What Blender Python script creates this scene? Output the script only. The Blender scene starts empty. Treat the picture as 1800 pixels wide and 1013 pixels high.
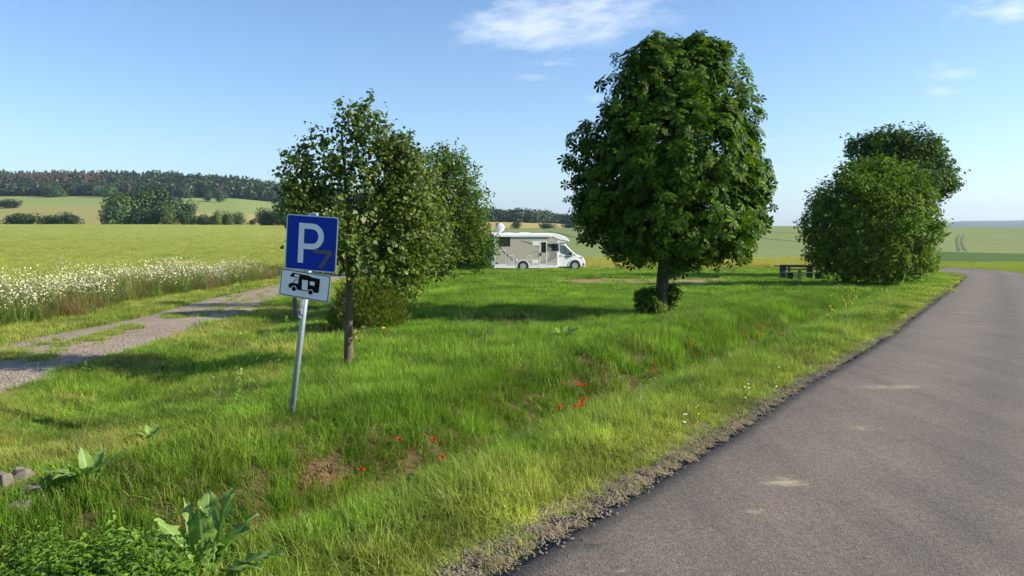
import bpy, math, random
import numpy as np
from mathutils import Vector, Matrix, Euler
R = math.radians
random.seed(7)
rng = np.random.default_rng(11)
S = bpy.context.scene
COL = S.collection

# ------------------------------------------------------------------ camera
PITCH = math.atan(111.5 / 1300.0)
CAM_H = 1.75
cam_d = bpy.data.cameras.new('camera')
cam_d.sensor_width = 36.0
cam_d.lens = 26.0
cam_d.clip_start = 0.1
cam_d.clip_end = 20000
cam = bpy.data.objects.new('camera', cam_d)
COL.objects.link(cam)
cam.location = (0, 0, CAM_H)
cam.rotation_euler = (math.pi / 2 - PITCH, 0, 0)
S.camera = cam

# ------------------------------------------------------------------ exposure, sun, sky
SUN_EL, SUN_AZ = R(29), R(-3)          # azimuth measured from +X towards +Y
SKY_STR, SUN_STR = 0.089, 5.0
S.view_settings.view_transform = 'Standard'
S.view_settings.look = 'None'
S.view_settings.gamma = 1
S.view_settings.exposure = 0.95
S.render.engine = 'CYCLES'
S.cycles.use_denoising = True
S.cycles.denoiser = 'OPENIMAGEDENOISE'
S.cycles.denoising_prefilter = 'ACCURATE'
S.cycles.denoising_input_passes = 'RGB_ALBEDO_NORMAL'
S.cycles.max_bounces = 7
S.cycles.diffuse_bounces = 2
S.cycles.glossy_bounces = 2
S.cycles.transmission_bounces = 3
S.cycles.transparent_max_bounces = 8
S.cycles.volume_bounces = 0
S.cycles.sample_clamp_indirect = 4
S.cycles.use_adaptive_sampling = True
S.cycles.adaptive_threshold = 0.02

sd = Vector((math.cos(SUN_EL) * math.cos(SUN_AZ), math.cos(SUN_EL) * math.sin(SUN_AZ), math.sin(SUN_EL)))
sl = bpy.data.lights.new('sun', 'SUN')
sl.energy = SUN_STR
sl.angle = R(0.53)
sl.color = (1.0, 0.91, 0.76)
so = bpy.data.objects.new('sun', sl)
COL.objects.link(so)
so.rotation_euler = sd.to_track_quat('Z', 'Y').to_euler()
so.location = (30, -5, 30)


def slope(row):
    v = (506.5 - row) / 1300.0
    return (-math.sin(PITCH) + v * math.cos(PITCH)) / (math.cos(PITCH) + v * math.sin(PITCH))


def uu(px, row):
    v = (506.5 - row) / 1300.0
    return ((px - 900) / 1300.0) / (math.cos(PITCH) + v * math.sin(PITCH))


class NT:
    def __init__(s, tree):
        s.t = tree
        s.t.nodes.clear()

    def n(s, typ, ins=None, **kw):
        nd = s.t.nodes.new(typ)
        for k, v in kw.items():
            setattr(nd, k, v)
        if ins:
            for k, v in ins.items():
                sk = nd.inputs[k]
                if isinstance(v, bpy.types.NodeSocket):
                    s.t.links.new(v, sk)
                elif v is not None:
                    sk.default_value = v
        return nd

    def math(s, op, a, b=None, c=None, clamp=False):
        nd = s.n('ShaderNodeMath', operation=op, use_clamp=clamp)
        for i, v in enumerate((a, b, c)):
            if v is None:
                continue
            if isinstance(v, bpy.types.NodeSocket):
                s.t.links.new(v, nd.inputs[i])
            else:
                nd.inputs[i].default_value = v
        return nd.outputs[0]

    def mix(s, f, a, b, mode='MIX'):
        nd = s.n('ShaderNodeMix', data_type='RGBA', blend_type=mode, clamp_factor=True)
        for ix, v in ((0, f), (6, a), (7, b)):
            sk = nd.inputs[ix]
            if isinstance(v, bpy.types.NodeSocket):
                s.t.links.new(v, sk)
            elif ix == 0:
                sk.default_value = v
            else:
                sk.default_value = (*v[:3], 1)
        return nd.outputs[2]

    def noise(s, vec, scale, detail=4, rough=0.55, typ='FBM'):
        return s.n('ShaderNodeTexNoise', {'Vector': vec, 'Scale': scale, 'Detail': detail, 'Roughness': rough}).outputs[0]

    def ramp(s, f, stops):
        nd = s.n('ShaderNodeValToRGB', {0: f})
        el = nd.color_ramp.elements
        while len(el) > 1:
            el.remove(el[-1])
        for i, (p, c) in enumerate(stops):
            e = el[0] if i == 0 else el.new(p)
            e.position = p
            e.color = (*c, 1) if len(c) == 3 else c
        return nd.outputs[0]

    def maprange(s, v, a, b, c=0.0, d=1.0):
        return s.n('ShaderNodeMapRange', {0: v, 1: a, 2: b, 3: c, 4: d}).outputs[0]

    def pos(s, scale=None):
        p = s.n('ShaderNodeNewGeometry').outputs['Position']
        if scale:
            m = s.n('ShaderNodeMapping', {0: p, 3: scale})
            return m.outputs[0]
        return p


# world
W = bpy.data.worlds.new('World')
S.world = W
W.use_nodes = True
T = NT(W.node_tree)
sky = T.n('ShaderNodeTexSky', sky_type='NISHITA', sun_disc=False, sun_elevation=SUN_EL,
          sun_rotation=math.pi / 2 - SUN_AZ, altitude=300, air_density=1.0, dust_density=0.6, ozone_density=1.6)
dirv = T.n('ShaderNodeTexCoord').outputs['Generated']
sp = T.n('ShaderNodeSeparateXYZ', {0: dirv})
yy = T.math('MAXIMUM', sp.outputs[1], 0.02)
cu = T.math('DIVIDE', sp.outputs[0], yy)
cw = T.math('DIVIDE', sp.outputs[2], yy)
cvec = T.n('ShaderNodeCombineXYZ', {0: cu, 1: cw}).outputs[0]
# gentle shear so that the wisps drift up to the right
wv = T.n('ShaderNodeCombineXYZ', {0: cu, 1: T.math('SUBTRACT', cw, T.math('MULTIPLY', cu, 0.28))}).outputs[0]
n1 = T.noise(T.n('ShaderNodeMapping', {0: wv, 3: (9.0, 26.0, 1)}).outputs[0], 1.0, 7, 0.62)
n2 = T.noise(T.n('ShaderNodeMapping', {0: cvec, 3: (20.0, 60.0, 1)}).outputs[0], 1.0, 6, 0.6)
nn = T.math('ADD', T.math('MULTIPLY', n1, 0.55), T.math('MULTIPLY', n2, 0.45))
mask = None
for (px, row, a, b, s) in [(1010, 22, 140, 46, .9), (1085, 12, 80, 34, .6), (890, 50, 85, 30, .75), (960, 70, 60, 24, .4), (1770, 14, 95, 22, 1.15), (1660, 124, 60, 14, .85),
                           (1650, 160, 36, 7, .65), (1030, 170, 34, 13, .75), (925, 136, 42, 7, .68), (975, 113, 50, 8, .62),
                           (1600, 118, 30, 8, .3), (1755, 95, 40, 12, .28), (1560, 140, 16, 5, .35), (1700, 420, 500, 60, .12)]:
    u0, w0 = uu(px, row), slope(row)
    dx = T.math('DIVIDE', T.math('SUBTRACT', cu, u0), a / 1300)
    dy = T.math('DIVIDE', T.math('SUBTRACT', cw, w0), b / 1300)
    q = T.math('ADD', T.math('MULTIPLY', dx, dx), T.math('MULTIPLY', dy, dy))
    g = T.math('MULTIPLY', T.math('EXPONENT', T.math('MULTIPLY', q, -0.8)), s)
    mask = g if mask is None else T.math('ADD', mask, g)
cl = T.math('MULTIPLY', T.math('SUBTRACT', T.math('ADD', nn, T.math('MULTIPLY', mask, 0.20)), 0.56), 3.6, clamp=True)
cl = T.math('MULTIPLY', cl, T.math('MULTIPLY', mask, 1.5, clamp=True))
# old thin contrail
ct = T.math('ABSOLUTE', T.math('SUBTRACT', cw, T.math('ADD', slope(262), T.math('MULTIPLY', T.math('SUBTRACT', cu, 0.18), (slope(216) - slope(262)) / (uu(1800, 216) - 0.18)))))
ct = T.math('MULTIPLY', T.math('SUBTRACT', 1.0, T.math('DIVIDE', ct, 0.0028), clamp=True), 0.16)
ct = T.math('MULTIPLY', ct, T.math('GREATER_THAN', cu, 0.30))
ct = T.math('MULTIPLY', ct, T.maprange(n2, .35, .6))
cl = T.math('MAXIMUM', cl, ct)
up = T.math('GREATER_THAN', sp.outputs[1], 0.05)
cl = T.math('MULTIPLY', cl, up)
skyc = T.mix(1.0, sky.outputs[0], (0.84, 0.98, 1.15), 'MULTIPLY')
cc = T.mix(T.math('MULTIPLY', cl, 0.6), skyc, (6.6, 7.0, 7.6))
bg = T.n('ShaderNodeBackground', {0: cc, 1: SKY_STR})
wo = T.n('ShaderNodeOutputWorld', {0: bg.outputs[0]})


# ------------------------------------------------------------------ tags and links
def tag(o, label=None, cat=None, group=None, kind=None):
    if label: o['label'] = label
    if cat: o['category'] = cat
    if group: o['group'] = group
    if kind: o['kind'] = kind
    return o


def empty(name, loc, rot=(0, 0, 0), label=None, cat=None, group=None):
    o = bpy.data.objects.new(name, None)
    COL.objects.link(o)
    o.location = loc
    o.rotation_euler = rot
    o.empty_display_size = 0.2
    tag(o, label, cat, group)
    return o


def link(name, me, parent=None, mats=None, smooth=False):
    if mats is not None:
        for m in (mats if isinstance(mats, (list, tuple)) else [mats]):
            me.materials.append(m)
    if smooth:
        me.polygons.foreach_set('use_smooth', [True] * len(me.polygons))
    o = bpy.data.objects.new(name, me)
    COL.objects.link(o)
    if parent: o.parent = parent
    return o


def np_mesh(name, V, Fs, mat_idx=None, attrs=None):
    """V (n,3); Fs list of (m,k) int arrays"""
    me = bpy.data.meshes.new(name)
    V = np.asarray(V, dtype=np.float32)
    Fs = [np.asarray(f, dtype=np.int32) for f in Fs if len(f)]
    me.vertices.add(len(V))
    me.vertices.foreach_set('co', V.ravel())
    loops = np.concatenate([f.ravel() for f in Fs])
    tot = np.concatenate([np.full(len(f), f.shape[1], np.int32) for f in Fs])
    start = np.concatenate([[0], np.cumsum(tot)[:-1]]).astype(np.int32)
    me.loops.add(len(loops))
    me.loops.foreach_set('vertex_index', loops)
    me.polygons.add(len(tot))
    me.polygons.foreach_set('loop_start', start)
    me.polygons.foreach_set('loop_total', tot)
    if mat_idx is not None:
        me.polygons.foreach_set('material_index', np.asarray(mat_idx, np.int32))
    if attrs:
        for k, a in attrs.items():
            a = np.asarray(a, np.float32)
            if a.ndim == 1:
                at = me.attributes.new(k, 'FLOAT', 'POINT')
                at.data.foreach_set('value', a)
            else:
                at = me.attributes.new(k, 'FLOAT_COLOR', 'POINT')
                c = np.ones((len(a), 4), np.float32)
                c[:, :3] = a
                at.data.foreach_set('color', c.ravel())
    me.update(calc_edges=True)
    return me


class MB:
    """small mesh builder for hard-surface parts"""
    def __init__(s):
        s.v, s.f = [], []

    def add(s, vs, fs, M=None):
        b = len(s.v)
        s.v += [tuple(M @ Vector(v)) if M is not None else tuple(v) for v in vs]
        s.f += [tuple(i + b for i in f) for f in fs]
        return s

    def box(s, x0, x1, y0, y1, z0, z1, M=None):
        vs = [(x0, y0, z0), (x1, y0, z0), (x1, y1, z0), (x0, y1, z0), (x0, y0, z1), (x1, y0, z1), (x1, y1, z1), (x0, y1, z1)]
        return s.add(vs, [(0, 3, 2, 1), (4, 5, 6, 7), (0, 1, 5, 4), (1, 2, 6, 5), (2, 3, 7, 6), (3, 0, 4, 7)], M)

    def prism(s, pts, y0, y1, M=None):
        """pts in (x,z), extruded along y (y0 is the near side)"""
        n = len(pts)
        a = sum(pts[i][0] * pts[(i + 1) % n][1] - pts[(i + 1) % n][0] * pts[i][1] for i in range(n))
        if a < 0: pts = pts[::-1]
        vs = [(p[0], y0, p[1]) for p in pts] + [(p[0], y1, p[1]) for p in pts]
        fs = [tuple(range(n)), tuple(range(2 * n - 1, n - 1, -1))]
        fs += [(i, i + n, (i + 1) % n + n, (i + 1) % n) for i in range(n)]
        return s.add(vs, fs, M)

    def ring(s, po, pi, y0, y1, M=None):
        n = len(po)
        vs = [(p[0], y0, p[1]) for p in po] + [(p[0], y0, p[1]) for p in pi] + [(p[0], y1, p[1]) for p in po] + [(p[0], y1, p[1]) for p in pi]
        fs = []
        for i in range(n):
            j = (i + 1) % n
            fs += [(i, j, j + n, i + n), (i + 2 * n, i + 3 * n, j + 3 * n, j + 2 * n), (i, i + 2 * n, j + 2 * n, j), (i + n, j + n, j + 3 * n, i + 3 * n)]
        return s.add(vs, fs, M)

    def cyl(s, p0, p1, r0, r1=None, n=16, cap=True):
        r1 = r0 if r1 is None else r1
        p0, p1 = Vector(p0), Vector(p1)
        q = (p1 - p0).to_track_quat('Z', 'Y').to_matrix()
        vs = []
        for p, r in ((p0, r0), (p1, r1)):
            for i in range(n):
                a = 2 * math.pi * i / n
                vs.append(p + q @ Vector((r * math.cos(a), r * math.sin(a), 0)))
        fs = [(i, (i + 1) % n, (i + 1) % n + n, i + n) for i in range(n)]
        if cap:
            fs += [tuple(range(n - 1, -1, -1)), tuple(range(n, 2 * n))]
        return s.add(vs, fs)

    def build(s, name, mat, parent=None, bevel=0, smooth=False, seg=2):
        me = bpy.data.meshes.new(name)
        me.from_pydata(s.v, [], s.f)
        me.update()
        o = link(name, me, parent, mat, smooth)
        if bevel:
            m = o.modifiers.new('bevel', 'BEVEL')
            m.width = bevel
            m.segments = seg
            m.limit_method = 'ANGLE'
            m.angle_limit = R(40)
        return o


def rrect(x0, x1, z0, z1, r, n=5):
    out = []
    for (cx, cz, a0) in ((x1 - r, z1 - r, 0), (x0 + r, z1 - r, 90), (x0 + r, z0 + r, 180), (x1 - r, z0 + r, 270)):
        for i in range(n + 1):
            a = R(a0 + 90 * i / n)
            out.append((cx + r * math.cos(a), cz + r * math.sin(a)))
    return out


# ------------------------------------------------------------------ terrain functions
def base_pt(px, row):
    """pixel -> point of the sloping base plane z = -0.03 y"""
    sl_ = slope(row)
    y = CAM_H / (-0.03 - sl_)
    return (uu(px, row) * y, y)


def sm(a, b, x):
    t = np.clip((x - a) / (b - a), 0, 1)
    return t * t * (3 - 2 * t)


DS = np.log(np.array([60, 80, 100, 150, 200, 260, 350, 450, 600, 850, 1500, 3000, 4200, 7000.]))
COLS = [
    (-400, [472, 445, 430, 410, 398, 395, 377, 362, 346, 322, 335, 345, 350, 360]),
    (250, [472, 446, 430, 410, 399, 395, 377, 362, 346, 323, 336, 345, 350, 360]),
    (400, [472, 446, 431, 411, 400, 395, 382, 371, 350, 331, 342, 355, 360, 370]),
    (500, [472, 448, 433, 413, 401, 396, 386, 376, 357, 345, 352, 360, 370, 380]),
    (700, [472, 450, 436, 418, 405, 401, 394, 387, 378, 372, 380, 385, 388, 390]),
    (870, [472, 452, 440, 422, 410, 407, 402.5, 391, 388, 386, 390, 395, 398, 398]),
    (960, [472, 452, 440, 421, 410, 406, 402, 393, 391, 390, 396, 400, 402, 402]),
    (1050, [472, 452, 440, 420, 408, 403, 399, 399, 400, 401, 402, 402, 402, 402]),
    (1250, [472, 452, 440, 420, 407, 401, 397.3, 399, 400, 402, 403, 403, 402, 402]),
    (1560, [472, 454, 442, 421, 408, 402, 398, 400, 401, 402, 403, 402, 402, 402]),
    (1640, [472, 461, 449, 425, 410, 404, 399, 401, 402, 403, 404, 401, 392, 398]),
    (1700, [472, 461.5, 450, 426, 411, 404, 399, 401, 402, 403, 404, 400, 388.5, 396]),
    (1900, [472, 462, 450, 427, 411, 404, 399, 401, 402, 403, 404, 399, 386, 395]),
    (2600, [472, 462, 450, 427, 411, 404, 399, 401, 402, 403, 404, 399, 384, 395]),
]
CX = np.array([c[0] for c in COLS], float)
CR = np.array([c[1] for c in COLS], float)


def vnoise(x, y, z=0.0, seed=0):
    """cheap smooth pseudo noise in [-1,1]"""
    r = np.random.default_rng(seed)
    out = 0
    for i in range(7):
        k = r.normal(size=3) * 1.0
        p = r.uniform(0, 6.28)
        out = out + np.sin(x * k[0] + y * k[1] + z * k[2] + p + 1.3 * np.sin(x * k[1] * .7 - y * k[0] * .9 + z * k[2] + p * 2))
    return out / 4.2


# road polylines (left edge, right edge)
LE_px = [(870, 1013), (1120, 859), (1285, 760), (1376, 697), (1455, 653), (1554, 594), (1633, 535), (1672, 507), (1692, 490), (1695, 484.5), (1668, 480.2), (1645, 478.6)]
LE = [base_pt(*p) for p in LE_px]
d0 = (LE[0][0] - LE[1][0], LE[0][1] - LE[1][1])
LE = [(LE[0][0] + d0[0] * k, LE[0][1] + d0[1] * k) for k in (8, 4, 2, 1)] + LE
LE += [(LE[-1][0] + 3.0, LE[-1][1] + 9), (LE[-1][0] + 8.5, LE[-1][1] + 25), (LE[-1][0] + 26, LE[-1][1] + 62)]
LE = np.array(LE)


def resample(P, step, smooth_it=3):
    P = np.asarray(P, float)
    seg = np.hypot(*np.diff(P, axis=0).T)
    s = np.concatenate([[0], np.cumsum(seg)])
    n = max(3, int(s[-1] / step))
    t = np.linspace(0, s[-1], n)
    Q = np.stack([np.interp(t, s, P[:, k]) for k in range(P.shape[1])], 1)
    for _ in range(smooth_it):
        Q[1:-1] = (Q[:-2] + 2 * Q[1:-1] + Q[2:]) / 4
    return Q


LEs = resample(LE, 0.25, 8)
tang = np.gradient(LEs, axis=0)
tang /= np.linalg.norm(tang, axis=1)[:, None]
REs = None


def seg_dist(x, y, P):
    """signed distance to polyline (positive on its left) and y param"""
    x = np.asarray(x, float).ravel(); y = np.asarray(y, float).ravel()
    best = np.full(x.shape, 1e9); sg = np.ones(x.shape)
    for i in range(len(P) - 1):
        a, b = P[i], P[i + 1]
        d = b - a
        L2 = d @ d
        t = np.clip(((x - a[0]) * d[0] + (y - a[1]) * d[1]) / L2, 0, 1)
        dx = x - (a[0] + t * d[0]); dy = y - (a[1] + t * d[1])
        dd = np.hypot(dx, dy)
        m = dd < best
        best = np.where(m, dd, best)
        cr = d[0] * (y - a[1]) - d[1] * (x - a[0])
        sg = np.where(m, np.sign(cr), sg)
    return best * sg


LEc = resample(LE, 1.5, 1)


def s_left(x, y):
    return seg_dist(x, y, LEc)


# gravel track edges
TU_px = [(0, 605), (169, 573), (241, 559), (344, 531), (489, 499)]
TL_px = [(0, 691), (83, 666), (155, 638), (276, 605), (362, 573), (448, 545), (493, 524)]
TU = [base_pt(*p) for p in TU_px]
TL = [base_pt(*p) for p in TL_px]
TU = [(TU[0][0] + 1.5, -4), (TU[0][0] + .9, 6)] + TU + [(-11.6, 45), (-11.9, 56), (-11, 72)]
TL = [(TL[0][0] + 1.2, -4), (TL[0][0] + .6, 3)] + TL + [(-8.9, 35), (-9.3, 45), (-8.6, 56), (-7, 70)]
TU, TL = np.array(TU), np.array(TL)


def trk(y):
    return np.interp(y, TU[:, 1], TU[:, 0]), np.interp(y, TL[:, 1], TL[:, 0])


BORD = np.array([(-9.5, -10), (-11.2, 8), (-11.7, 17), (-12.5, 22), (-13.2, 29), (-13.3, 34.5), (-14.5, 50), (-17, 80), (-26, 205), (-40, 400)])


def bord(y):
    return np.interp(y, BORD[:, 1], BORD[:, 0])


def H(x, y, fine=True):
    x = np.asarray(x, float); y = np.asarray(y, float)
    shp = np.broadcast(x, y).shape
    x = np.broadcast_to(x, shp).astype(float).ravel(); y = np.broadcast_to(y, shp).astype(float).ravel()
    z0 = -0.03 * np.clip(y, -40, 90)
    rho = np.hypot(x, y)
    yf = np.where(y > 0, np.maximum(y, 0.6 * rho), 0.6 * rho)
    yf = np.maximum(yf, 1)
    az = np.where(y > 1, 900 + 1300 * x / np.maximum(y, 1e-3), np.sign(x) * 1e5)
    az = np.clip(az, -400, 2600)
    ld = np.clip(np.log(yf), DS[0], DS[-1])
    # bilinear
    ci = np.clip(np.searchsorted(CX, az) - 1, 0, len(CX) - 2)
    ft = (az - CX[ci]) / (CX[ci + 1] - CX[ci]); ft = ft * ft * (3 - 2 * ft)
    di = np.clip(np.searchsorted(DS, ld) - 1, 0, len(DS) - 2)
    fd = (ld - DS[di]) / (DS[di + 1] - DS[di])
    row = (CR[ci, di] * (1 - ft) + CR[ci + 1, di] * ft) * (1 - fd) + (CR[ci, di + 1] * (1 - ft) + CR[ci + 1, di + 1] * ft) * fd
    v = (506.5 - row) / 1300.0
    sl_ = (-math.sin(PITCH) + v * math.cos(PITCH)) / (math.cos(PITCH) + v * math.sin(PITCH))
    z1 = CAM_H + sl_ * yf
    w = sm(52, 68, yf)
    w = np.where((y < 0), 0, w)
    # behind the camera the plane simply continues
    z = z0 * (1 - w) + z1 * w
    if fine:
        near = (rho < 70)
        if near.any():
            xs, ys = x[near], y[near]
            s = s_left(xs, ys)
            dep = 0.62 * np.exp(-((s - 2.45) / 0.72) ** 2) * (1 - sm(15, 36, ys)) * (0.4 + 0.6 * sm(1.0, 3.0, ys))
            dep += -0.05 * np.exp(-((s - 0.9) / 0.4) ** 2) * (1 - sm(20, 40, ys))
            tu, tl = trk(ys)
            dep += 0.16 * np.exp(-((xs - (tl + 1.5)) / 0.7) ** 2) * (1 - sm(20, 30, ys))
            dep += 0.22 * np.exp(-((xs + 3.2) / 1.0) ** 2 - ((ys - 4.6) / 1.0) ** 2)
            onroad = sm(0.1, 0.8, s)
            ontr = 1 - sm(0.0, 0.5, xs - tl) * 1.0
            ontr = np.where(xs > tl, 1 - sm(0.0, 0.6, xs - tl), np.where(xs < tu, 1 - sm(0, .6, tu - xs), 1))
            bump = 0.035 * vnoise(xs * 1.1, ys * 1.1, seed=3) + 0.02 * vnoise(xs * 3.1, ys * 3.1, seed=4)
            z[near] += (-dep + bump * (1 - ontr)) * onroad
    return z.reshape(shp)


def Hs(x, y):
    return float(H(np.array([x]), np.array([y]))[0])


def G(px, row):
    """pixel -> world point on the ground (near field)"""
    x, y = base_pt(px, row)
    for _ in range(14):
        z = Hs(x, y)
        y2 = (z - CAM_H) / slope(row)
        y = y * .5 + y2 * .5
        x = uu(px, row) * y
    return Vector((x, y, Hs(x, y)))


def P3(px, row, y):
    return Vector((uu(px, row) * y, y, CAM_H + slope(row) * y))


# ------------------------------------------------------------------ materials
def new_mat(name):
    m = bpy.data.materials.new(name)
    m.use_nodes = True
    return m, NT(m.node_tree)


def finish(m, T_, bsdf, disp=None):
    o = T_.n('ShaderNodeOutputMaterial', {0: bsdf})
    return m


def simple(name, col, rough=0.5, metal=0.0, noise=0.0, nscale=8.0, bump=0.0, spec=0.5, coat=0.0):
    m, t = new_mat(name)
    tc = t.n('ShaderNodeTexCoord').outputs['Object']
    c = col
    b = None
    if noise:
        nz = t.noise(tc, nscale, 5, 0.6)
        c = t.mix(nz, tuple(v * (1 - noise) for v in col), tuple(min(1, v * (1 + noise)) for v in col))
    if bump:
        b = t.n('ShaderNodeBump', {'Height': t.noise(tc, nscale * 3, 4, .6), 'Strength': bump, 'Distance': 0.01}).outputs[0]
    p = t.n('ShaderNodeBsdfPrincipled', {'Base Color': c if not isinstance(c, tuple) else (*c, 1), 'Roughness': rough, 'Metallic': metal, 'Specular IOR Level': spec, 'Coat Weight': coat})
    if b is not None: t.t.links.new(b, p.inputs['Normal'])
    return finish(m, t, p.outputs[0])


def leaf_mat(name, dark, mid, light, trans=0.35, rough=0.5, big=0.6, yellow=None, yamt=0.0, tcol=None, inst_dry=False, dry=(0.30, 0.27, 0.08), spec=0.35, use_col=False):
    """foliage: colour varies from leaf to leaf and in soft clumps"""
    m, t = new_mat(name)
    g = t.n('ShaderNodeNewGeometry')
    isl = g.outputs['Random Per Island']
    pos = g.outputs['Position']
    nz = t.noise(pos, big, 3, 0.6)
    f = t.math('ADD', t.math('MULTIPLY', isl, 0.6), t.math('MULTIPLY', t.math('SUBTRACT', nz, 0.28), 0.95), clamp=True)
    c = t.ramp(f, [(0.0, dark), (0.5, mid), (1.0, light)])
    if yellow:
        wn = t.n('ShaderNodeTexWhiteNoise', {'W': t.math('MULTIPLY', isl, 91.7)}, noise_dimensions='1D').outputs[0]
        c = t.mix(t.math('MULTIPLY', t.math('GREATER_THAN', wn, 1 - yamt), 0.85), c, yellow)
    if inst_dry:
        at = t.n('ShaderNodeAttribute', attribute_type='INSTANCER', attribute_name='dry').outputs['Fac']
        c = t.mix(at, c, t.mix(isl, tuple(v * .75 for v in dry), tuple(v * 1.2 for v in dry)))
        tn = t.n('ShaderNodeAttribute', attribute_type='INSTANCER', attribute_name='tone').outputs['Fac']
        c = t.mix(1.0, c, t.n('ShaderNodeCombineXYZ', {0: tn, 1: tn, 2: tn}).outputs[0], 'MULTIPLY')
    if use_col:
        ca = t.n('ShaderNodeAttribute', attribute_name='col').outputs['Color']
        c = t.mix(1.0, c, ca, 'MULTIPLY')
    p = t.n('ShaderNodeBsdfPrincipled', {'Base Color': c, 'Roughness': rough, 'Specular IOR Level': spec})
    tr = t.n('ShaderNodeBsdfTranslucent', {0: t.mix(1.0, c, tcol or (1.3, 1.45, 0.6), 'MULTIPLY')})
    mx = t.n('ShaderNodeMixShader', {0: trans, 1: p.outputs[0], 2: tr.outputs[0]})
    return finish(m, t, mx.outputs[0])


def bark_mat(name, a, b, scale=12, bump=0.6):
    m, t = new_mat(name)
    tc = t.n('ShaderNodeTexCoord').outputs['Object']
    mp = t.n('ShaderNodeMapping', {0: tc, 3: (scale, scale, scale * 0.35)}).outputs[0]
    nz = t.noise(mp, 1.0, 6, 0.65)
    n2_ = t.noise(tc, 3.0, 3, 0.6)
    c = t.mix(t.math('ADD', t.math('MULTIPLY', nz, .7), t.math('MULTIPLY', n2_, .3)), a, b)
    lic = t.math('GREATER_THAN', t.noise(tc, 9, 4, .6), 0.6)
    c = t.mix(t.math('MULTIPLY', lic, .35), c, (0.22, 0.22, 0.17))
    bp = t.n('ShaderNodeBump', {'Height': nz, 'Strength': bump, 'Distance': 0.02}).outputs[0]
    p = t.n('ShaderNodeBsdfPrincipled', {'Base Color': c, 'Roughness': 0.9, 'Normal': bp, 'Specular IOR Level': .2})
    return finish(m, t, p.outputs[0])


M = {}
M['bark'] = bark_mat('bark', (0.05, 0.038, 0.028), (0.17, 0.13, 0.095))
M['bark_dark'] = bark_mat('bark_dark', (0.035, 0.028, 0.022), (0.10, 0.08, 0.06))
M['linden'] = leaf_mat('linden_leaf', (0.036, 0.062, 0.010), (0.082, 0.128, 0.018), (0.18, 0.235, 0.038), trans=0.36, yellow=(0.34, 0.30, 0.03), yamt=0.012, rough=.5, spec=.3)
M['chestnut'] = leaf_mat('chestnut_leaf', (0.014, 0.038, 0.004), (0.046, 0.098, 0.007), (0.135, 0.22, 0.018), trans=0.32, rough=0.6, spec=0.08, big=1.1)
M['maple_light'] = leaf_mat('maple_leaf_light', (0.036, 0.078, 0.007), (0.085, 0.150, 0.012), (0.20, 0.265, 0.026), trans=0.34, big=0.9, spec=.08, rough=.6)
M['maple_dark'] = leaf_mat('maple_leaf_dark', (0.020, 0.050, 0.007), (0.045, 0.092, 0.010), (0.095, 0.155, 0.020), trans=0.3, spec=.08, rough=.6)
M['ash'] = leaf_mat('ash_leaf', (0.030, 0.066, 0.008), (0.070, 0.125, 0.013), (0.155, 0.21, 0.027), trans=0.34, spec=.08, rough=.6)
M['heath'] = leaf_mat('heath_sprig', (0.050, 0.070, 0.012), (0.095, 0.145, 0.018), (0.17, 0.25, 0.032), trans=0.3, spec=.15, rough=.7, yellow=(0.22, 0.12, 0.03), yamt=0.10, big=1.6)
M['far'] = leaf_mat('far_foliage', (0.018, 0.040, 0.014), (0.034, 0.064, 0.020), (0.066, 0.100, 0.028), trans=0.15, big=0.12, use_col=True, tcol=(1.1, 1.2, .7))
M['grass'] = leaf_mat('grass_blade', (0.052, 0.115, 0.009), (0.132, 0.260, 0.019), (0.26, 0.395, 0.046), trans=0.42, big=0.8, spec=.2, inst_dry=True, dry=(0.46, 0.40, 0.12), rough=.55, tcol=(1.05, 1.15, 0.5))
M['crop'] = leaf_mat('crop_stalk', (0.17, 0.22, 0.035), (0.27, 0.32, 0.055), (0.40, 0.43, 0.095), trans=0.35, big=0.15, inst_dry=True, dry=(0.42, 0.34, 0.10), rough=.6, tcol=(1.1, 1.2, .6))
M['weed'] = leaf_mat('weed_stem', (0.06, 0.11, 0.02), (0.12, 0.19, 0.035), (0.22, 0.30, 0.06), trans=0.35, big=1.2, inst_dry=True, dry=(0.24, 0.13, 0.07))
M['nettle'] = leaf_mat('nettle_leaf', (0.045, 0.10, 0.010), (0.10, 0.20, 0.018), (0.22, 0.35, 0.04), trans=0.35, big=3.0, spec=.3)
M['petal'] = simple('white_petal', (0.58, 0.53, 0.35), 0.7)
M['poppy'] = None
m_, t_ = new_mat('poppy_petal')
p_ = t_.n('ShaderNodeBsdfPrincipled', {'Base Color': (0.60, 0.045, 0.015, 1), 'Roughness': .6, 'Specular IOR Level': .2})
tr_ = t_.n('ShaderNodeBsdfTranslucent', {0: (0.9, 0.05, 0.01, 1)})
M['poppy'] = finish(m_, t_, t_.n('ShaderNodeMixShader', {0: .4, 1: p_.outputs[0], 2: tr_.outputs[0]}).outputs[0])
M['white_paint'] = simple('white_body_paint', (0.78, 0.79, 0.80), 0.25, coat=.4, noise=.03, nscale=2)
M['white_plastic'] = simple('white_plastic', (0.74, 0.74, 0.73), 0.45, noise=.04)
M['beige'] = simple('beige_panel', (0.40, 0.365, 0.295), 0.4, noise=.04, nscale=1.5)
M['dark_plastic'] = simple('dark_plastic', (0.02, 0.02, 0.022), 0.5)
M['rear_shade'] = simple('rear_wall_painted_shade', (0.10, 0.12, 0.10), 0.3, coat=.2)  # shade and greenish reflection on the rear wall, put into the colour
M['decal_grey'] = simple('decal_grey', (0.10, 0.10, 0.10), 0.4)
M['decal_mid'] = simple('decal_mid_grey', (0.26, 0.25, 0.23), 0.4)
M['rubber'] = simple('rubber', (0.018, 0.018, 0.018), 0.85)
M['rim'] = simple('silver_rim', (0.55, 0.56, 0.57), 0.35, metal=.6)
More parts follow.
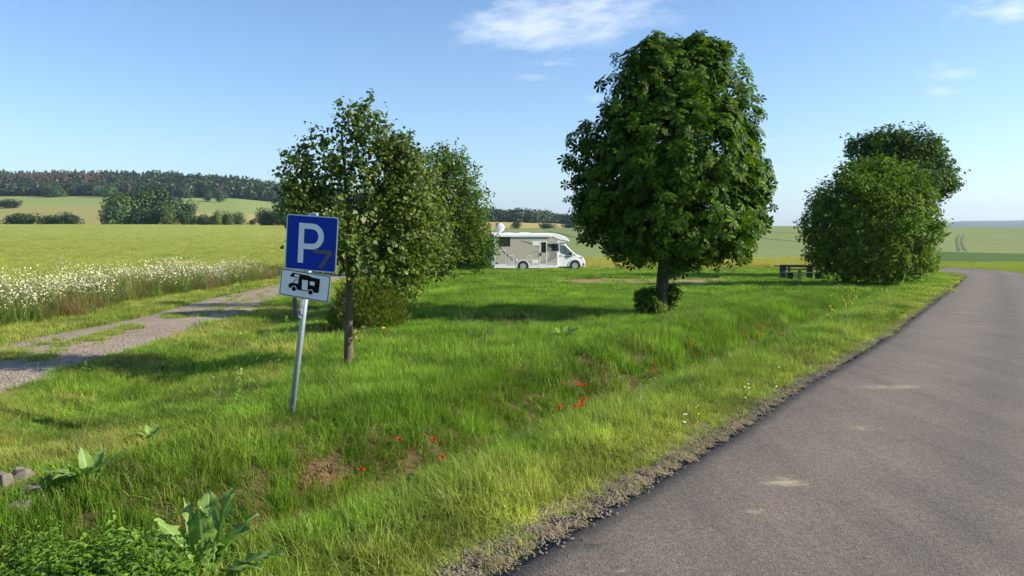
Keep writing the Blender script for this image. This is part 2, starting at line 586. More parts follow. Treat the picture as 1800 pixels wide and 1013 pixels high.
M['window'] = simple('tinted_window', (0.012, 0.014, 0.017), 0.08, spec=.8)
m_, t_ = new_mat('cab_glass')
M['cab_glass'] = finish(m_, t_, t_.n('ShaderNodeBsdfPrincipled', {'Base Color': (0.10, 0.15, 0.16, 1), 'Roughness': .05, 'Specular IOR Level': .9, 'Coat Weight': .5}).outputs[0])
M['orange'] = simple('orange_lamp', (0.7, 0.18, 0.02), .4)
M['red'] = simple('red_lamp', (0.5, 0.02, 0.02), .4)
M['sign_edge'] = simple('sign_aluminium', (0.50, 0.52, 0.54), 0.45, metal=.4, noise=.08, nscale=20)
m_, t_ = new_mat('sign_blue')
tc_ = t_.n('ShaderNodeTexCoord').outputs['Object']
str_ = t_.noise(t_.n('ShaderNodeMapping', {0: tc_, 3: (120, 120, 9)}).outputs[0], 1.0, 3, .5)
area_ = t_.noise(tc_, 6.0, 2, .5)
sc_ = t_.math('MULTIPLY', t_.math('GREATER_THAN', str_, 0.70), t_.math('GREATER_THAN', area_, 0.5))
c_ = t_.mix(t_.math('MULTIPLY', sc_, .6), t_.mix(t_.noise(tc_, 30, 4, .6), (0.001, 0.028, 0.30), (0.002, 0.038, 0.38)), (0.35, 0.40, 0.5))
M['sign_blue'] = finish(m_, t_, t_.n('ShaderNodeBsdfPrincipled', {'Base Color': c_, 'Roughness': .5, 'Specular IOR Level': .12}).outputs[0])
M['sign_white'] = simple('sign_white', (0.74, 0.77, 0.76), 0.5, noise=.07, nscale=14)
M['sign_black'] = simple('sign_black', (0.006, 0.006, 0.006), 0.7, spec=.1)
M['tape'] = simple('grey_tape', (0.10, 0.085, 0.095), 0.75, noise=.15, nscale=40)
M['galv'] = simple('galvanised_steel', (0.33, 0.37, 0.42), 0.5, metal=.45, noise=.18, nscale=25)
M['sticker'] = simple('sticker_white', (0.72, 0.70, 0.66), 0.6, noise=.06, nscale=30)
M['sticker_orange'] = simple('sticker_orange', (0.55, 0.33, 0.20), 0.6)
M['wood_green'] = simple('weathered_green_wood', (0.040, 0.050, 0.042), 0.8, noise=.35, nscale=18, bump=.3)
M['wood_grey'] = simple('grey_post_wood', (0.13, 0.115, 0.10), 0.85, noise=.3, nscale=16, bump=.4)
M['concrete'] = simple('dark_concrete', (0.04, 0.036, 0.034), 0.9, noise=.25, nscale=14, bump=.3)
M['stone'] = simple('sandstone', (0.15, 0.125, 0.098), 0.9, noise=.6, nscale=9, bump=.7)
M['straw'] = leaf_mat('straw', (0.14, 0.10, 0.05), (0.28, 0.22, 0.12), (0.48, 0.40, 0.24), trans=.15, big=3)
M['pebble'] = simple('pebble', (0.15, 0.13, 0.115), .9, noise=.8, nscale=25)

# big-leaf plant (horseradish) with pale midrib
m_, t_ = new_mat('broad_leaf')
at_ = t_.n('ShaderNodeAttribute', attribute_name='rib').outputs['Fac']
g_ = t_.n('ShaderNodeNewGeometry')
nz_ = t_.noise(g_.outputs['Position'], 14, 4, .6)
c_ = t_.mix(nz_, (0.09, 0.19, 0.035), (0.24, 0.36, 0.09))
c_ = t_.mix(t_.math('SUBTRACT', 1.0, t_.math('DIVIDE', at_, 0.12), clamp=True), c_, (0.42, 0.48, 0.20))
p_ = t_.n('ShaderNodeBsdfPrincipled', {'Base Color': c_, 'Roughness': .5, 'Specular IOR Level': .2})
tr_ = t_.n('ShaderNodeBsdfTranslucent', {0: t_.mix(1.0, c_, (1.2, 1.4, .5), 'MULTIPLY')})
M['broad'] = finish(m_, t_, t_.n('ShaderNodeMixShader', {0: .3, 1: p_.outputs[0], 2: tr_.outputs[0]}).outputs[0])

# ground
m_, t_ = new_mat('ground_cover')
pos_ = t_.pos()
vc_ = t_.n('ShaderNodeAttribute', attribute_name='col').outputs['Color']
fr_ = t_.n('ShaderNodeAttribute', attribute_name='farness').outputs['Fac']
a_ = t_.noise(pos_, 9.0, 6, .7)
b_ = t_.noise(t_.pos((0.012, 0.22, 0.3)), 1.0, 5, .65)
d_ = t_.noise(t_.pos((0.9, 2.2, 1)), 1.0, 5, .7)
f_ = t_.math('ADD', t_.math('MULTIPLY', a_, 0.5), t_.math('ADD', t_.math('MULTIPLY', b_, .45), t_.math('MULTIPLY', d_, .5)))
c_ = t_.mix(1.0, vc_, t_.ramp(t_.math('DIVIDE', f_, 1.45), [(0.30, (0.62, 0.64, 0.6)), (0.5, (1, 1, 1)), (0.68, (1.28, 1.26, 1.2))]), 'MULTIPLY')
bp_ = t_.n('ShaderNodeBump', {'Height': a_, 'Strength': .6, 'Distance': .04}).outputs[0]
M['ground'] = finish(m_, t_, t_.n('ShaderNodeBsdfPrincipled', {'Base Color': c_, 'Roughness': .95, 'Normal': bp_, 'Specular IOR Level': .1}).outputs[0])

# asphalt: fine aggregate, tyre bands, dry hay-dust spots
m_, t_ = new_mat('asphalt')
pos_ = t_.pos()
uv_ = t_.n('ShaderNodeAttribute', attribute_name='across').outputs['Fac']
ag_ = t_.n('ShaderNodeTexVoronoi', {'Vector': pos_, 'Scale': 95.0}, feature='F1')
n_a = t_.noise(pos_, 140, 3, .7)
n_b = t_.noise(pos_, 1.3, 5, .6)
n_c = t_.noise(t_.n('ShaderNodeMapping', {0: pos_, 2: (0, 0, R(34.5)), 3: (3.0, 0.25, 1)}).outputs[0], 1.0, 4, .6)
n_l = t_.noise(pos_, 22, 5, .7)
c_ = t_.ramp(t_.math('ADD', t_.math('MULTIPLY', ag_.outputs['Color'], .55), t_.math('MULTIPLY', n_a, .45)),
             [(0.15, (0.064, 0.053, 0.043)), (0.5, (0.130, 0.110, 0.091)), (0.85, (0.210, 0.180, 0.150))])
c_ = t_.mix(1.0, c_, t_.ramp(n_l, [(0.3, (.80, .80, .80)), (.7, (1.2, 1.19, 1.17))]), 'MULTIPLY')
c_ = t_.mix(1.0, c_, t_.ramp(n_b, [(0.3, (.92, .92, .92)), (.7, (1.10, 1.07, 1.03))]), 'MULTIPLY')
c_ = t_.mix(1.0, c_, t_.ramp(n_c, [(0.3, (.84, .84, .86)), (.7, (1.14, 1.13, 1.12))]), 'MULTIPLY')
c_ = t_.mix(1.0, c_, t_.ramp(uv_, [(0.0, (0.80, .79, .77)), (0.04, (.88, .88, .87)), (0.13, (1, 1, 1)), (0.30, (1.14, 1.11, 1.08)), (0.44, (1.0, 1.0, 1.0)), (0.58, (.80, .80, .82)), (0.8, (1.04, 1.02, 1.0)), (1, (.8, .8, .8))]), 'MULTIPLY')
spm = None
for (px, row, a, b, s, ang) in [(1378, 855, 62, 16, 1.1, 0), (1325, 906, 42, 10, .8, 0), (1595, 684, 62, 6, .75, 0), (1535, 684, 48, 6, .7, 0), (1515, 757, 46, 9, .75, 0), (1085, 1010, 60, 9, .65, 0), (1018, 1000, 34, 5, .5, 0), (1480, 780, 46, 6, .45, 0), (1590, 692, 40, 5, .5, 0),
                           (1640, 648, 60, 6, .5, 0), (1700, 552, 38, 4, .6, 0), (1730, 577, 50, 4, .45, 0), (1650, 604, 55, 4, .45, 0), (1780, 900, 90, 40, .3, 0), (1660, 670, 60, 6, .3, 0)]:
    c0 = base_pt(px, row)
    xa = base_pt(px + a, row)[0] - c0[0]
    yb = base_pt(px, row - b)[1] - c0[1]
    sx = t_.n('ShaderNodeSeparateXYZ', {0: pos_})
    dx = t_.math('DIVIDE', t_.math('SUBTRACT', sx.outputs[0], c0[0]), xa)
    dy = t_.math('DIVIDE', t_.math('SUBTRACT', sx.outputs[1], c0[1]), yb)
    q = t_.math('MULTIPLY', t_.math('EXPONENT', t_.math('MULTIPLY', t_.math('ADD', t_.math('MULTIPLY', dx, dx), t_.math('MULTIPLY', dy, dy)), -1.6)), s)
    spm = q if spm is None else t_.math('ADD', spm, q)
ns_ = t_.noise(pos_, 26, 6, .75)
nr_ = t_.noise(t_.pos((4, 12, 4)), 1.0, 5, .7)
sm_ = t_.math('MULTIPLY', t_.math('SUBTRACT', t_.math('ADD', t_.math('MULTIPLY', spm, .42), t_.math('ADD', t_.math('MULTIPLY', ns_, .9), t_.math('MULTIPLY', nr_, .8))), 1.06), 3.2, clamp=True)
sm_ = t_.math('MULTIPLY', sm_, t_.math('MULTIPLY', spm, 2.5, clamp=True))
c_ = t_.mix(t_.math('MULTIPLY', sm_, .75), c_, (0.40, 0.34, 0.23))
dk_ = None
for (px, row, a, b) in [(1040, 965, 22, 8), (1690, 813, 5, 3), (1175, 752, 3, 2), (1714, 478, 3, .6)]:
    c0 = base_pt(px, row)
    xa = base_pt(px + a, row)[0] - c0[0]; yb = base_pt(px, row - b)[1] - c0[1]
    dx = t_.math('DIVIDE', t_.math('SUBTRACT', sx.outputs[0], c0[0]), xa)
    dy = t_.math('DIVIDE', t_.math('SUBTRACT', sx.outputs[1], c0[1]), yb)
    q = t_.math('EXPONENT', t_.math('MULTIPLY', t_.math('ADD', t_.math('MULTIPLY', dx, dx), t_.math('MULTIPLY', dy, dy)), -1.6))
    dk_ = q if dk_ is None else t_.math('ADD', dk_, q)
c_ = t_.mix(t_.math('MULTIPLY', dk_, t_.maprange(ns_, .35, .6), clamp=True), c_, (0.02, 0.018, 0.018))
bp_ = t_.n('ShaderNodeBump', {'Height': t_.math('ADD', ag_.outputs['Distance'], n_a), 'Strength': .55, 'Distance': .006}).outputs[0]
M['asphalt'] = finish(m_, t_, t_.n('ShaderNodeBsdfPrincipled', {'Base Color': c_, 'Roughness': .82, 'Normal': bp_, 'Specular IOR Level': .35}).outputs[0])

# gravel
m_, t_ = new_mat('gravel')
pos_ = t_.pos()
v1_ = t_.n('ShaderNodeTexVoronoi', {'Vector': pos_, 'Scale': 28.0}, feature='F1')
v2_ = t_.n('ShaderNodeTexVoronoi', {'Vector': pos_, 'Scale': 70.0}, feature='F1')
w_ = t_.noise(pos_, 1.1, 5, .65)
w2_ = t_.noise(pos_, 9, 5, .65)
c_ = t_.ramp(t_.math('ADD', t_.math('MULTIPLY', v1_.outputs['Color'], .5), t_.math('MULTIPLY', v2_.outputs['Color'], .5)), [(0.1, (0.20, 0.17, 0.135)), (.5, (0.30, 0.245, 0.182)), (.9, (0.46, 0.40, 0.32))])
c_ = t_.mix(t_.maprange(w_, .42, .66), c_, (0.26, 0.205, 0.15))
c_ = t_.mix(1.0, c_, t_.ramp(w2_, [(.3, (.7, .7, .7)), (.7, (1.2, 1.2, 1.2))]), 'MULTIPLY')
bp_ = t_.n('ShaderNodeBump', {'Height': t_.math('ADD', v1_.outputs['Distance'], w2_), 'Strength': .8, 'Distance': .03}).outputs[0]
M['gravel'] = finish(m_, t_, t_.n('ShaderNodeBsdfPrincipled', {'Base Color': c_, 'Roughness': .95, 'Normal': bp_, 'Specular IOR Level': .15}).outputs[0])

# crop canopy
m_, t_ = new_mat('crop_canopy')
pos_ = t_.pos()
a_ = t_.noise(pos_, 7.0, 6, .75)
b_ = t_.noise(t_.pos((0.25, 0.5, .5)), 1.0, 5, .6)
c_ = t_.ramp(t_.math('ADD', t_.math('MULTIPLY', a_, .6), t_.math('MULTIPLY', b_, .4)), [(.32, (0.14, 0.18, 0.03)), (.5, (0.245, 0.28, 0.05)), (.66, (0.36, 0.38, 0.085))])
bp_ = t_.n('ShaderNodeBump', {'Height': a_, 'Strength': .9, 'Distance': .15}).outputs[0]
pr_ = t_.n('ShaderNodeBsdfPrincipled', {'Base Color': c_, 'Roughness': .9, 'Normal': bp_, 'Specular IOR Level': .1})
M['canopy'] = finish(m_, t_, pr_.outputs[0])

# ------------------------------------------------------------------ ground sheet
az_f = np.radians(np.concatenate([np.arange(-52, 52.01, 0.22)]))
az_c = np.radians(np.arange(56, 308, 4.0))
azs = np.concatenate([az_f, az_c])
rad = np.exp(np.arange(math.log(0.5), math.log(7000), 0.0185))
A, Rr = np.meshgrid(azs, rad)
gx = (Rr * np.sin(A)); gy = (Rr * np.cos(A))
gz = H(gx, gy)
na, nr = len(azs), len(rad)


def far_color(x, y):
    """land use by place: x, y arrays -> linear colour"""
    n = len(x)
    px = 900 + 1300 * x / np.maximum(y, 1.0)
    px = np.where(y < 1, np.where(x < 0, -3000, 4000), px)
    c = np.tile(np.array([0.12, 0.20, 0.025]), (n, 1))
    wob = 6 * vnoise(x * .02, y * .02, seed=5)
    yy_ = y + wob

    def put(m, col, j=0.0):
        c[m] = np.array(col)
    put(yy_ > 62, (0.165, 0.205, 0.068))
    wheat = (0.170, 0.205, 0.070)
    gold = (0.33, 0.275, 0.09)
    pale = (0.20, 0.25, 0.075)
    forest = (0.03, 0.045, 0.018)
    L = (x < bord(y)) & (y > 5)
    put(L, (0.16, 0.17, 0.04))
    left = px < 870
    put(left & (yy_ > 215), (0.25, 0.235, 0.08))
    put(left & (yy_ > 270) & (px > 330), gold)
    put(left & (yy_ > 455) & (px <= 330), pale)
    put(left & (y > 372 + (px - 330) * .03) & (px > 330), gold)
    put(left & (y > 400 + (px - 330) * .08) & (px > 330), pale)
    put(left & (y > 640), forest)
    mid = (px >= 700) & (px < 1050)
    put(mid & (y > 362), gold)
    put(mid & (y > 470), forest)
    rt = px >= 1050
    put(rt & (y > 360), wheat)
    r2 = px > 1560
    put(r2 & (y > 52), (0.235, 0.27, 0.10))
    bd = 80 + (px - 1640) * -0.03
    put(r2 & (y > bd) & (y < bd + 32), (0.060, 0.110, 0.018))
    put(r2 & (y >= bd + 32) & (y < 1500), wheat)
    put(r2 & (y >= 1500), (0.04, 0.06, 0.03))
    # yellow strip beyond the lawn
    ys = (px > 820) & (px < 1560) & (y > 58) & (yy_ < 72)
    put(ys, (0.36, 0.28, 0.10))
    # near: soil patch on the lawn
    return c, px


gxf, gyf = gx.ravel(), gy.ravel()
gcol, gpx = far_color(gxf, gyf)
# tractor lines in the right-hand field
for (pa, ra, pb, rb, wd) in [(1678, 442, 1680, 412, 3.2), (1698, 442, 1687, 412, 3.6)]:
    pass
near = np.hypot(gxf, gyf) < 70
s_all = np.full(len(gxf), 99.)
s_all[near] = s_left(gxf[near], gyf[near])
soil = np.array([0.19, 0.105, 0.055])
tu_, tl_ = trk(gyf)
dsty = vnoise(gxf * 2.2, gyf * 2.2, seed=9)
mk = near & (s_all > 0) & (s_all < 4) & (gyf < 22)
gcol[mk] = np.array([0.085, 0.105, 0.03])
mk = near & (s_all > 1.5) & (s_all < 4.0) & (gyf < 22)
gcol[mk] = np.array([0.085, 0.062, 0.030])
mk = near & (s_all < 0.35) & (s_all > -6)
gcol[mk] = np.array([0.17, 0.145, 0.09])
PATCH = []
for (px, row, r) in [(615, 812, .26), (650, 800, .2), (700, 785, .26), (560, 830, .25), (770, 770, .26), (820, 765, .32), (850, 745, .25), (905, 725, .3), (930, 715, .25), (1000, 690, .22), (1270, 610, .6), (1320, 592, .6), (1290, 600, .5), (1230, 625, .3), (540, 790, .18), (120, 690, .5), (60, 655, .45), (20, 690, .4)]:
    q = base_pt(px, row)
    PATCH.append((q[0], q[1] + (0.35 if px > 500 and px < 1100 else 0), r * (.85 if row > 640 and px > 200 else .8 if px > 200 else .5)))


def patchness(x, y):
    v = np.zeros(len(x))
    for (a, b, r) in PATCH:
        v = np.maximum(v, np.exp(-(((x - a) ** 2 + (y - b) ** 2) / r ** 2)))
    return v


pn = np.zeros(len(gxf)); pn[near] = patchness(gxf[near], gyf[near])
gcol = gcol * (1 - pn[:, None] * .85) + soil * pn[:, None] * .85


def bare_strip(x, y):
    """mown brown strip across the lawn"""
    c = 37.0 + 0.12 * (x - 6) + 1.0 * vnoise(x * .5, y * .1, seed=21)
    return np.exp(-((y - c) / 3.6) ** 4) * sm(0.5, 3.5, x) * (1 - sm(10.5, 13.0, x))


bs = bare_strip(gxf, gyf)
gcol = gcol * (1 - bs[:, None]) + np.array([0.25, 0.185, 0.085]) * bs[:, None]
ii, jj = np.meshgrid(np.arange(nr - 1), np.arange(na), indexing='ij')
j2 = (jj + 1) % na
F = np.stack([ii * na + jj, ii * na + j2, (ii + 1) * na + j2, (ii + 1) * na + jj], -1).reshape(-1, 4)
F = F[:, ::-1]
cap = np.arange(na)[None, ::-1]
me = np_mesh('ground', np.stack([gxf, gyf, gz.ravel()], 1), [F, cap[:, ::-1]], attrs={'col': gcol, 'farness': sm(40, 90, gyf)})
ground = link('ground', me, None, M['ground'], smooth=True)
tag(ground, kind='structure')

# ------------------------------------------------------------------ road
ridx = []
RE = []
for i, (p, tg) in enumerate(zip(LEs, tang)):
    nrm = np.array([tg[1], -tg[0]])
    RE.append(p + nrm * 3.45)
RE = np.array(RE)
farR = [base_pt(1800, 479.3), base_pt(1751, 475.4), base_pt(1692, 471.8), base_pt(1633, 471)]
farR = [np.array(q) for q in farR]
k0 = next(i for i in range(len(LEs)) if LEs[i][1] > 30)
Rp = [tuple(p) for p in RE[:k0]] + [(24.6, 35.0), (31.0, 44.0), (34.3, 49.5)] + [tuple(q) for q in farR] + [(farR[-1][0] + 5, farR[-1][1] + 14), (farR[-1][0] + 26, farR[-1][1] + 52)]
Rs = resample(Rp, 0.25, 6)


def road_mesh():
    n = 420
    def par(P):
        seg = np.hypot(*np.diff(P, axis=0).T)
        s = np.concatenate([[0], np.cumsum(seg)]); s /= s[-1]
        t = np.linspace(0, 1, n)
        return np.stack([np.interp(t, s, P[:, k]) for k in range(2)], 1)
    Lp, Rq = par(LEs), par(Rs)
    m = 15
    jit = 0.022 * vnoise(Lp[:, 0] * 6, Lp[:, 1] * 6, seed=31) + 0.012 * rng.normal(size=n)
    V, acr = [], []
    for k in range(m):
        f = k / (m - 1)
        q = Lp * (1 - f) + Rq * f
        if k == 0: q = q + np.stack([jit * .8, -jit * .5], 1)
        z = H(q[:, 0], q[:, 1], fine=False) + 0.012 + 0.022 * math.sin(math.pi * f)
        if k in (0, m - 1): z = z - 0.008
        V.append(np.stack([q[:, 0], q[:, 1], z], 1)); acr.append(np.full(n, f))
    for k, off in ((0, -1), (m - 1, 1)):
        q = V[k].copy(); q[:, 2] -= 0.12; V.append(q); acr.append(acr[k])
    V = np.concatenate(V); acr = np.concatenate(acr)
    Fq = []
    for k in range(m - 1):
        a = np.arange(n - 1) + k * n
        Fq.append(np.stack([a, a + n, a + n + 1, a + 1], 1))
    a = np.arange(n - 1)
    Fq.append(np.stack([a + m * n, a, a + 1, a + m * n + 1], 1))
    b = a + (m - 1) * n
    Fq.append(np.stack([b, a + (m + 1) * n, a + (m + 1) * n + 1, b + 1], 1))
    return np_mesh('road', V, [np.concatenate(Fq)], attrs={'across': acr})


road = link('road', road_mesh(), None, M['asphalt'], smooth=False)
tag(road, kind='structure')


def track_mesh():
    ys = np.concatenate([np.arange(-3, 30, 0.2), np.arange(30, 70, .6)])
    tu, tl = trk(ys)
    m = 12
    V = []
    for k in range(m):
        f = k / (m - 1)
        x = tu * (1 - f) + tl * f
        if k in (0, m - 1): x = x + 0.12 * vnoise(ys * 2.3, ys * 0 + k, seed=41) + .05 * rng.normal(size=len(ys))
        z = H(x, ys, fine=False) + 0.022 - 0.035 * np.exp(-((f - .25) / .13) ** 2) * 0 - 0.0
        if k in (0, m - 1): z = z - 0.03
        V.append(np.stack([x, ys, z + .004 * rng.normal(size=len(ys))], 1))
    n = len(ys)
    Fq = [np.stack([np.arange(n - 1) + k * n, np.arange(n - 1) + (k + 1) * n, np.arange(n - 1) + (k + 1) * n + 1, np.arange(n - 1) + k * n + 1], 1) for k in range(m - 1)]
    return np_mesh('gravel_track', np.concatenate(V), [np.concatenate(Fq)])


track = link('gravel_track', track_mesh(), None, M['gravel'], smooth=True)
tag(track, kind='structure')

# ------------------------------------------------------------------ crop canopy (left-hand field)
caz = np.radians(np.arange(-58, -4, 0.2))
crd = np.exp(np.arange(math.log(14), math.log(262), 0.012))
CA, CRr = np.meshgrid(caz, crd)
cx_, cy_ = CRr * np.sin(CA), CRr * np.cos(CA)
yc = np.clip(cy_, 8, 205)
yc = cy_
edge = bord(yc) - 0.25
inside = (cx_ < edge - .02) & (cy_ < 214) & (cy_ > 6)
hh = 0.62 + 0.05 * vnoise(cx_ * .8, cy_ * .8, seed=51) + 0.04 * vnoise(cx_ * 2.7, cy_ * 2.7, seed=52)
hh = hh * sm(0.0, 0.9, edge - cx_) * (1 - sm(207, 213, cy_)) * sm(6, 8, cy_)
cz_ = H(cx_, cy_, fine=False) + np.maximum(hh, -0.05) + .0
n1_, n2_ = cx_.shape
ii, jj = np.meshgrid(np.arange(n1_ - 1), np.arange(n2_ - 1), indexing='ij')
q = np.stack([ii * n2_ + jj, (ii + 1) * n2_ + jj, (ii + 1) * n2_ + jj + 1, ii * n2_ + jj + 1], -1).reshape(-1, 4)
ok = inside.ravel()[q].all(1)
q = q[ok]
usedv = np.unique(q)
remap = np.zeros(n1_ * n2_, int); remap[usedv] = np.arange(len(usedv))
Vc = np.stack([cx_.ravel(), cy_.ravel(), cz_.ravel()], 1)[usedv]
me = np_mesh('crop_field', Vc, [remap[q][:, ::-1]])
crop = link('crop_field', me, None, M['canopy'], smooth=True)
tag(crop, 'yellow-green ripening crop filling the field left of the gravel track', 'crop', kind='stuff')


# ------------------------------------------------------------------ scattering for grass-like stuff
def proto_collection(name, meshes, mats):
    c = bpy.data.collections.new(name)
    for i, me in enumerate(meshes):
        if not me.materials:
            for m in mats: me.materials.append(m)
        o = bpy.data.objects.new('%s_%02d' % (name, i), me)
        c.objects.link(o)
    return c


def scatter(name, pts, rot, scl, idx, dry, coll, label, cat, tone=None):
    n = len(pts)
    if tone is None: tone = np.ones(n)
    me = bpy.data.meshes.new(name)
    me.vertices.add(n)
    me.vertices.foreach_set('co', np.asarray(pts, np.float32).ravel())
    for k, typ, val in (('rot', 'FLOAT_VECTOR', rot), ('scl', 'FLOAT_VECTOR', scl), ('dry', 'FLOAT', dry), ('tone', 'FLOAT', tone), ('idx', 'INT', idx)):
        a = me.attributes.new(k, typ, 'POINT')
        a.data.foreach_set('vector' if typ == 'FLOAT_VECTOR' else 'value', np.asarray(val, np.int32 if typ == 'INT' else np.float32).ravel())
    o = link(name, me)
    ng = bpy.data.node_groups.new(name, 'GeometryNodeTree')
    ng.interface.new_socket('Geometry', in_out='INPUT', socket_type='NodeSocketGeometry')
    ng.interface.new_socket('Geometry', in_out='OUTPUT', socket_type='NodeSocketGeometry')
    N, Lk = ng.nodes, ng.links
    gi, go = N.new('NodeGroupInput'), N.new('NodeGroupOutput')
    iop = N.new('GeometryNodeInstanceOnPoints')
    ci = N.new('GeometryNodeCollectionInfo')
    ci.inputs['Collection'].default_value = coll
    ci.inputs['Separate Children'].default_value = True
    ci.inputs['Reset Children'].default_value = True
    iop.inputs['Pick Instance'].default_value = True

    def attr(nm, dt):
        a = N.new('GeometryNodeInputNamedAttribute')
        a.data_type = dt
        a.inputs['Name'].default_value = nm
        return a.outputs['Attribute']
    Lk.new(gi.outputs[0], iop.inputs['Points'])
    Lk.new(ci.outputs[0], iop.inputs['Instance'])
    Lk.new(attr('idx', 'INT'), iop.inputs['Instance Index'])
    Lk.new(attr('rot', 'FLOAT_VECTOR'), iop.inputs['Rotation'])
    Lk.new(attr('scl', 'FLOAT_VECTOR'), iop.inputs['Scale'])
    Lk.new(iop.outputs[0], go.inputs[0])
    md = o.modifiers.new('scatter', 'NODES')
    md.node_group = ng
    tag(o, label, cat, kind='stuff')
    return o


def blades(nb, radius, h, w, lean, seed, seg=3, curl=0.5, hvar=.35):
    """one tuft of tapered bent blades"""
    r = np.random.default_rng(seed)
    th = r.uniform(0, 2 * np.pi, nb); rr = radius * np.sqrt(r.uniform(0, 1, nb))
    bx_, by_ = rr * np.cos(th), rr * np.sin(th)
    ld = r.uniform(0, 2 * np.pi, nb)
    ln = np.abs(r.normal(0, lean, nb)) + .04
    hb = h * (1 - hvar + 2 * hvar * r.uniform(0, 1, nb)) * 1.0
    fa = ld + np.pi / 2 + r.normal(0, .5, nb)
    V, F3, F4 = [], [], []
    rows = []
    for k in range(seg + 1):
        t = k / seg
        off = hb * (ln * t + curl * ln * t * t * 1.8)
        x = bx_ + np.cos(ld) * off; y = by_ + np.sin(ld) * off
        z = hb * (t - .35 * ln * t * t) - 0.02
        ww = w * (1 - t ** 1.6) * .5
        if k < seg:
            rows.append((np.stack([x - np.cos(fa) * ww, y - np.sin(fa) * ww, z], 1), np.stack([x + np.cos(fa) * ww, y + np.sin(fa) * ww, z], 1)))
        else:
            tip = np.stack([x, y, z], 1)
    V = [];
    for a, b in rows: V += [a, b]
    V.append(tip)
    V = np.concatenate(V)
    base = np.arange(nb)
    F4 = []
    for k in range(seg - 1):
        a = base + 2 * k * nb; b = a + nb; c = a + 2 * nb; d = a + 3 * nb
        F4.append(np.stack([a, b, d, c], 1))
    a = base + 2 * (seg - 1) * nb
    F3 = np.stack([a, a + nb, base + 2 * seg * nb], 1)
    return V, (np.concatenate(F4) if F4 else np.zeros((0, 4), int)), F3


def tuft_mesh(name, *a, **k):
    V, F4, F3 = blades(*a, **k)
    return np_mesh(name, V, [F4, F3])


gr_near = proto_collection('grass_near', [tuft_mesh('g', 26, .08, .14, .0066, l, 100 + i, 3, c) for i, (l, c) in enumerate([(.22, .5), (.35, .7), (.5, .8), (.28, .5), (.4, 1.0), (.2, .3)])], [M['grass']])
gr_mid = proto_collection('grass_mid', [tuft_mesh('g', 60, .2, .15, .010, l, 200 + i, 2, .6) for i, l in enumerate([.3, .4, .25, .5])], [M['grass']])
gr_far = proto_collection('grass_far', [tuft_mesh('g', 110, .5, .15, .022, l, 300 + i, 2, .5) for i, l in enumerate([.3, .4, .3])], [M['grass']])


BP = base_pt(508, 735)


def zones(x, y):
    """grass height factor, dryness, keep-probability at each point"""
    n = len(x)
    s = s_left(x, y)
    tu, tl = trk(y)
    big = vnoise(x * .45, y * .45, seed=61)
    mid = vnoise(x * 1.6, y * 1.6, seed=62)
    h = 1.0 + .22 * big + .2 * mid
    dry = 0.03 + .09 * mid + .07 * big
    keep = np.ones(n)
    ditchy = 1 - sm(20, 34, y)
    ver = (s > 0) & (s < 1.55)
    h = np.where(ver, .62 + .45 * sm(.3, 1.3, s) + .15 * mid, h)
    dry = np.where(ver, .40 - .24 * sm(.3, 1.2, s) + .14 * mid + .1 * big, dry)
    keep = np.where(ver, .40 + .65 * sm(.04, .4, s + .12 * mid), keep)
    keep = np.where((s >= 0) & (s < np.clip(.24 - .035 * (y - 3.5), .02, .24) + .10 * mid) & (y < 11), .16, keep)
    h = np.where((s > 0) & (s < .4), .45, h)
    dark = np.zeros(n)
    dt = (s >= 1.55) & (s < 3.9) & (ditchy > .3)
    h = np.where(dt, 1.25 + .5 * mid, h)
    dry = np.where(dt, .04 + .18 * np.maximum(vnoise(x * 1.9, y * 1.9, seed=68), 0), dry)
    keep = np.where(dt, .95, keep)
    pn = patchness(x, y)
    keep = keep * (1 - .93 * sm(.25, .6, pn + .16 * mid + .12 * vnoise(x * 9, y * 9, seed=64)))
    dry = np.maximum(dry, .55 * sm(.1, .4, pn))
    # toward the track: drier yellow grass in blotches
    dl = x - tl
    lf = (dl > 0) & (dl < 3.2) & (s > 4)
    bl = sm(.05, .75, vnoise(x * .9, y * .9, seed=63) + .3 * (1 - dl / 3.2))
    dry = np.where(lf, np.maximum(dry, .15 + .55 * bl), dry)
    h = np.where(lf, .8 + .2 * mid, h)
    h = h * (1 - .22 * sm(-1.0, -3.0, x) * (y < 9))
    h = np.where((dl > 0) & (dl < .5), .5, h)
    # left verge of the track
    lv = (x < tu) & (x > bord(y) - .4)
    dry = np.where(lv, .32 + .2 * bl, dry)
    h = np.where(lv, .75, h)
    # trodden round the sign post
    h = h * (1 - .55 * np.exp(-(((x - BP[0]) / .3) ** 2 + ((y - BP[1] + .25) / .5) ** 2)))
    bs_ = bare_strip(x, y)
    keep = keep * (1 - .93 * sm(.25, .6, bs_))
    dry = np.where((y > 44), dry + .1, dry)
    ontrack = (x <= tl - .02) & (x >= tu + .02)
    keep = np.where(ontrack, 0, keep)
    keep = np.where(s < 0.0, 0, keep)
    keep = np.where(x < bord(y) - .3, 0, keep)
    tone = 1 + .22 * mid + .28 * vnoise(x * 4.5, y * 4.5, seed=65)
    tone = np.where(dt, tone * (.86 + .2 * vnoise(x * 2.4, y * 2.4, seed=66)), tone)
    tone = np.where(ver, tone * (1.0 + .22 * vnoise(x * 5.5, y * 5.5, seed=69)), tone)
    edge_ = np.exp(-((s - 3.9) / .5) ** 2) * ditchy
    tone = tone * 1.0
    keep = np.where(dt, keep * np.clip(1.25 - .55 * (vnoise(x * 3.3, y * 3.3, seed=67) > .45), .4, 1), keep)
    return h, np.clip(dry, 0, 1), keep, s, np.clip(tone, .3, 1.6)


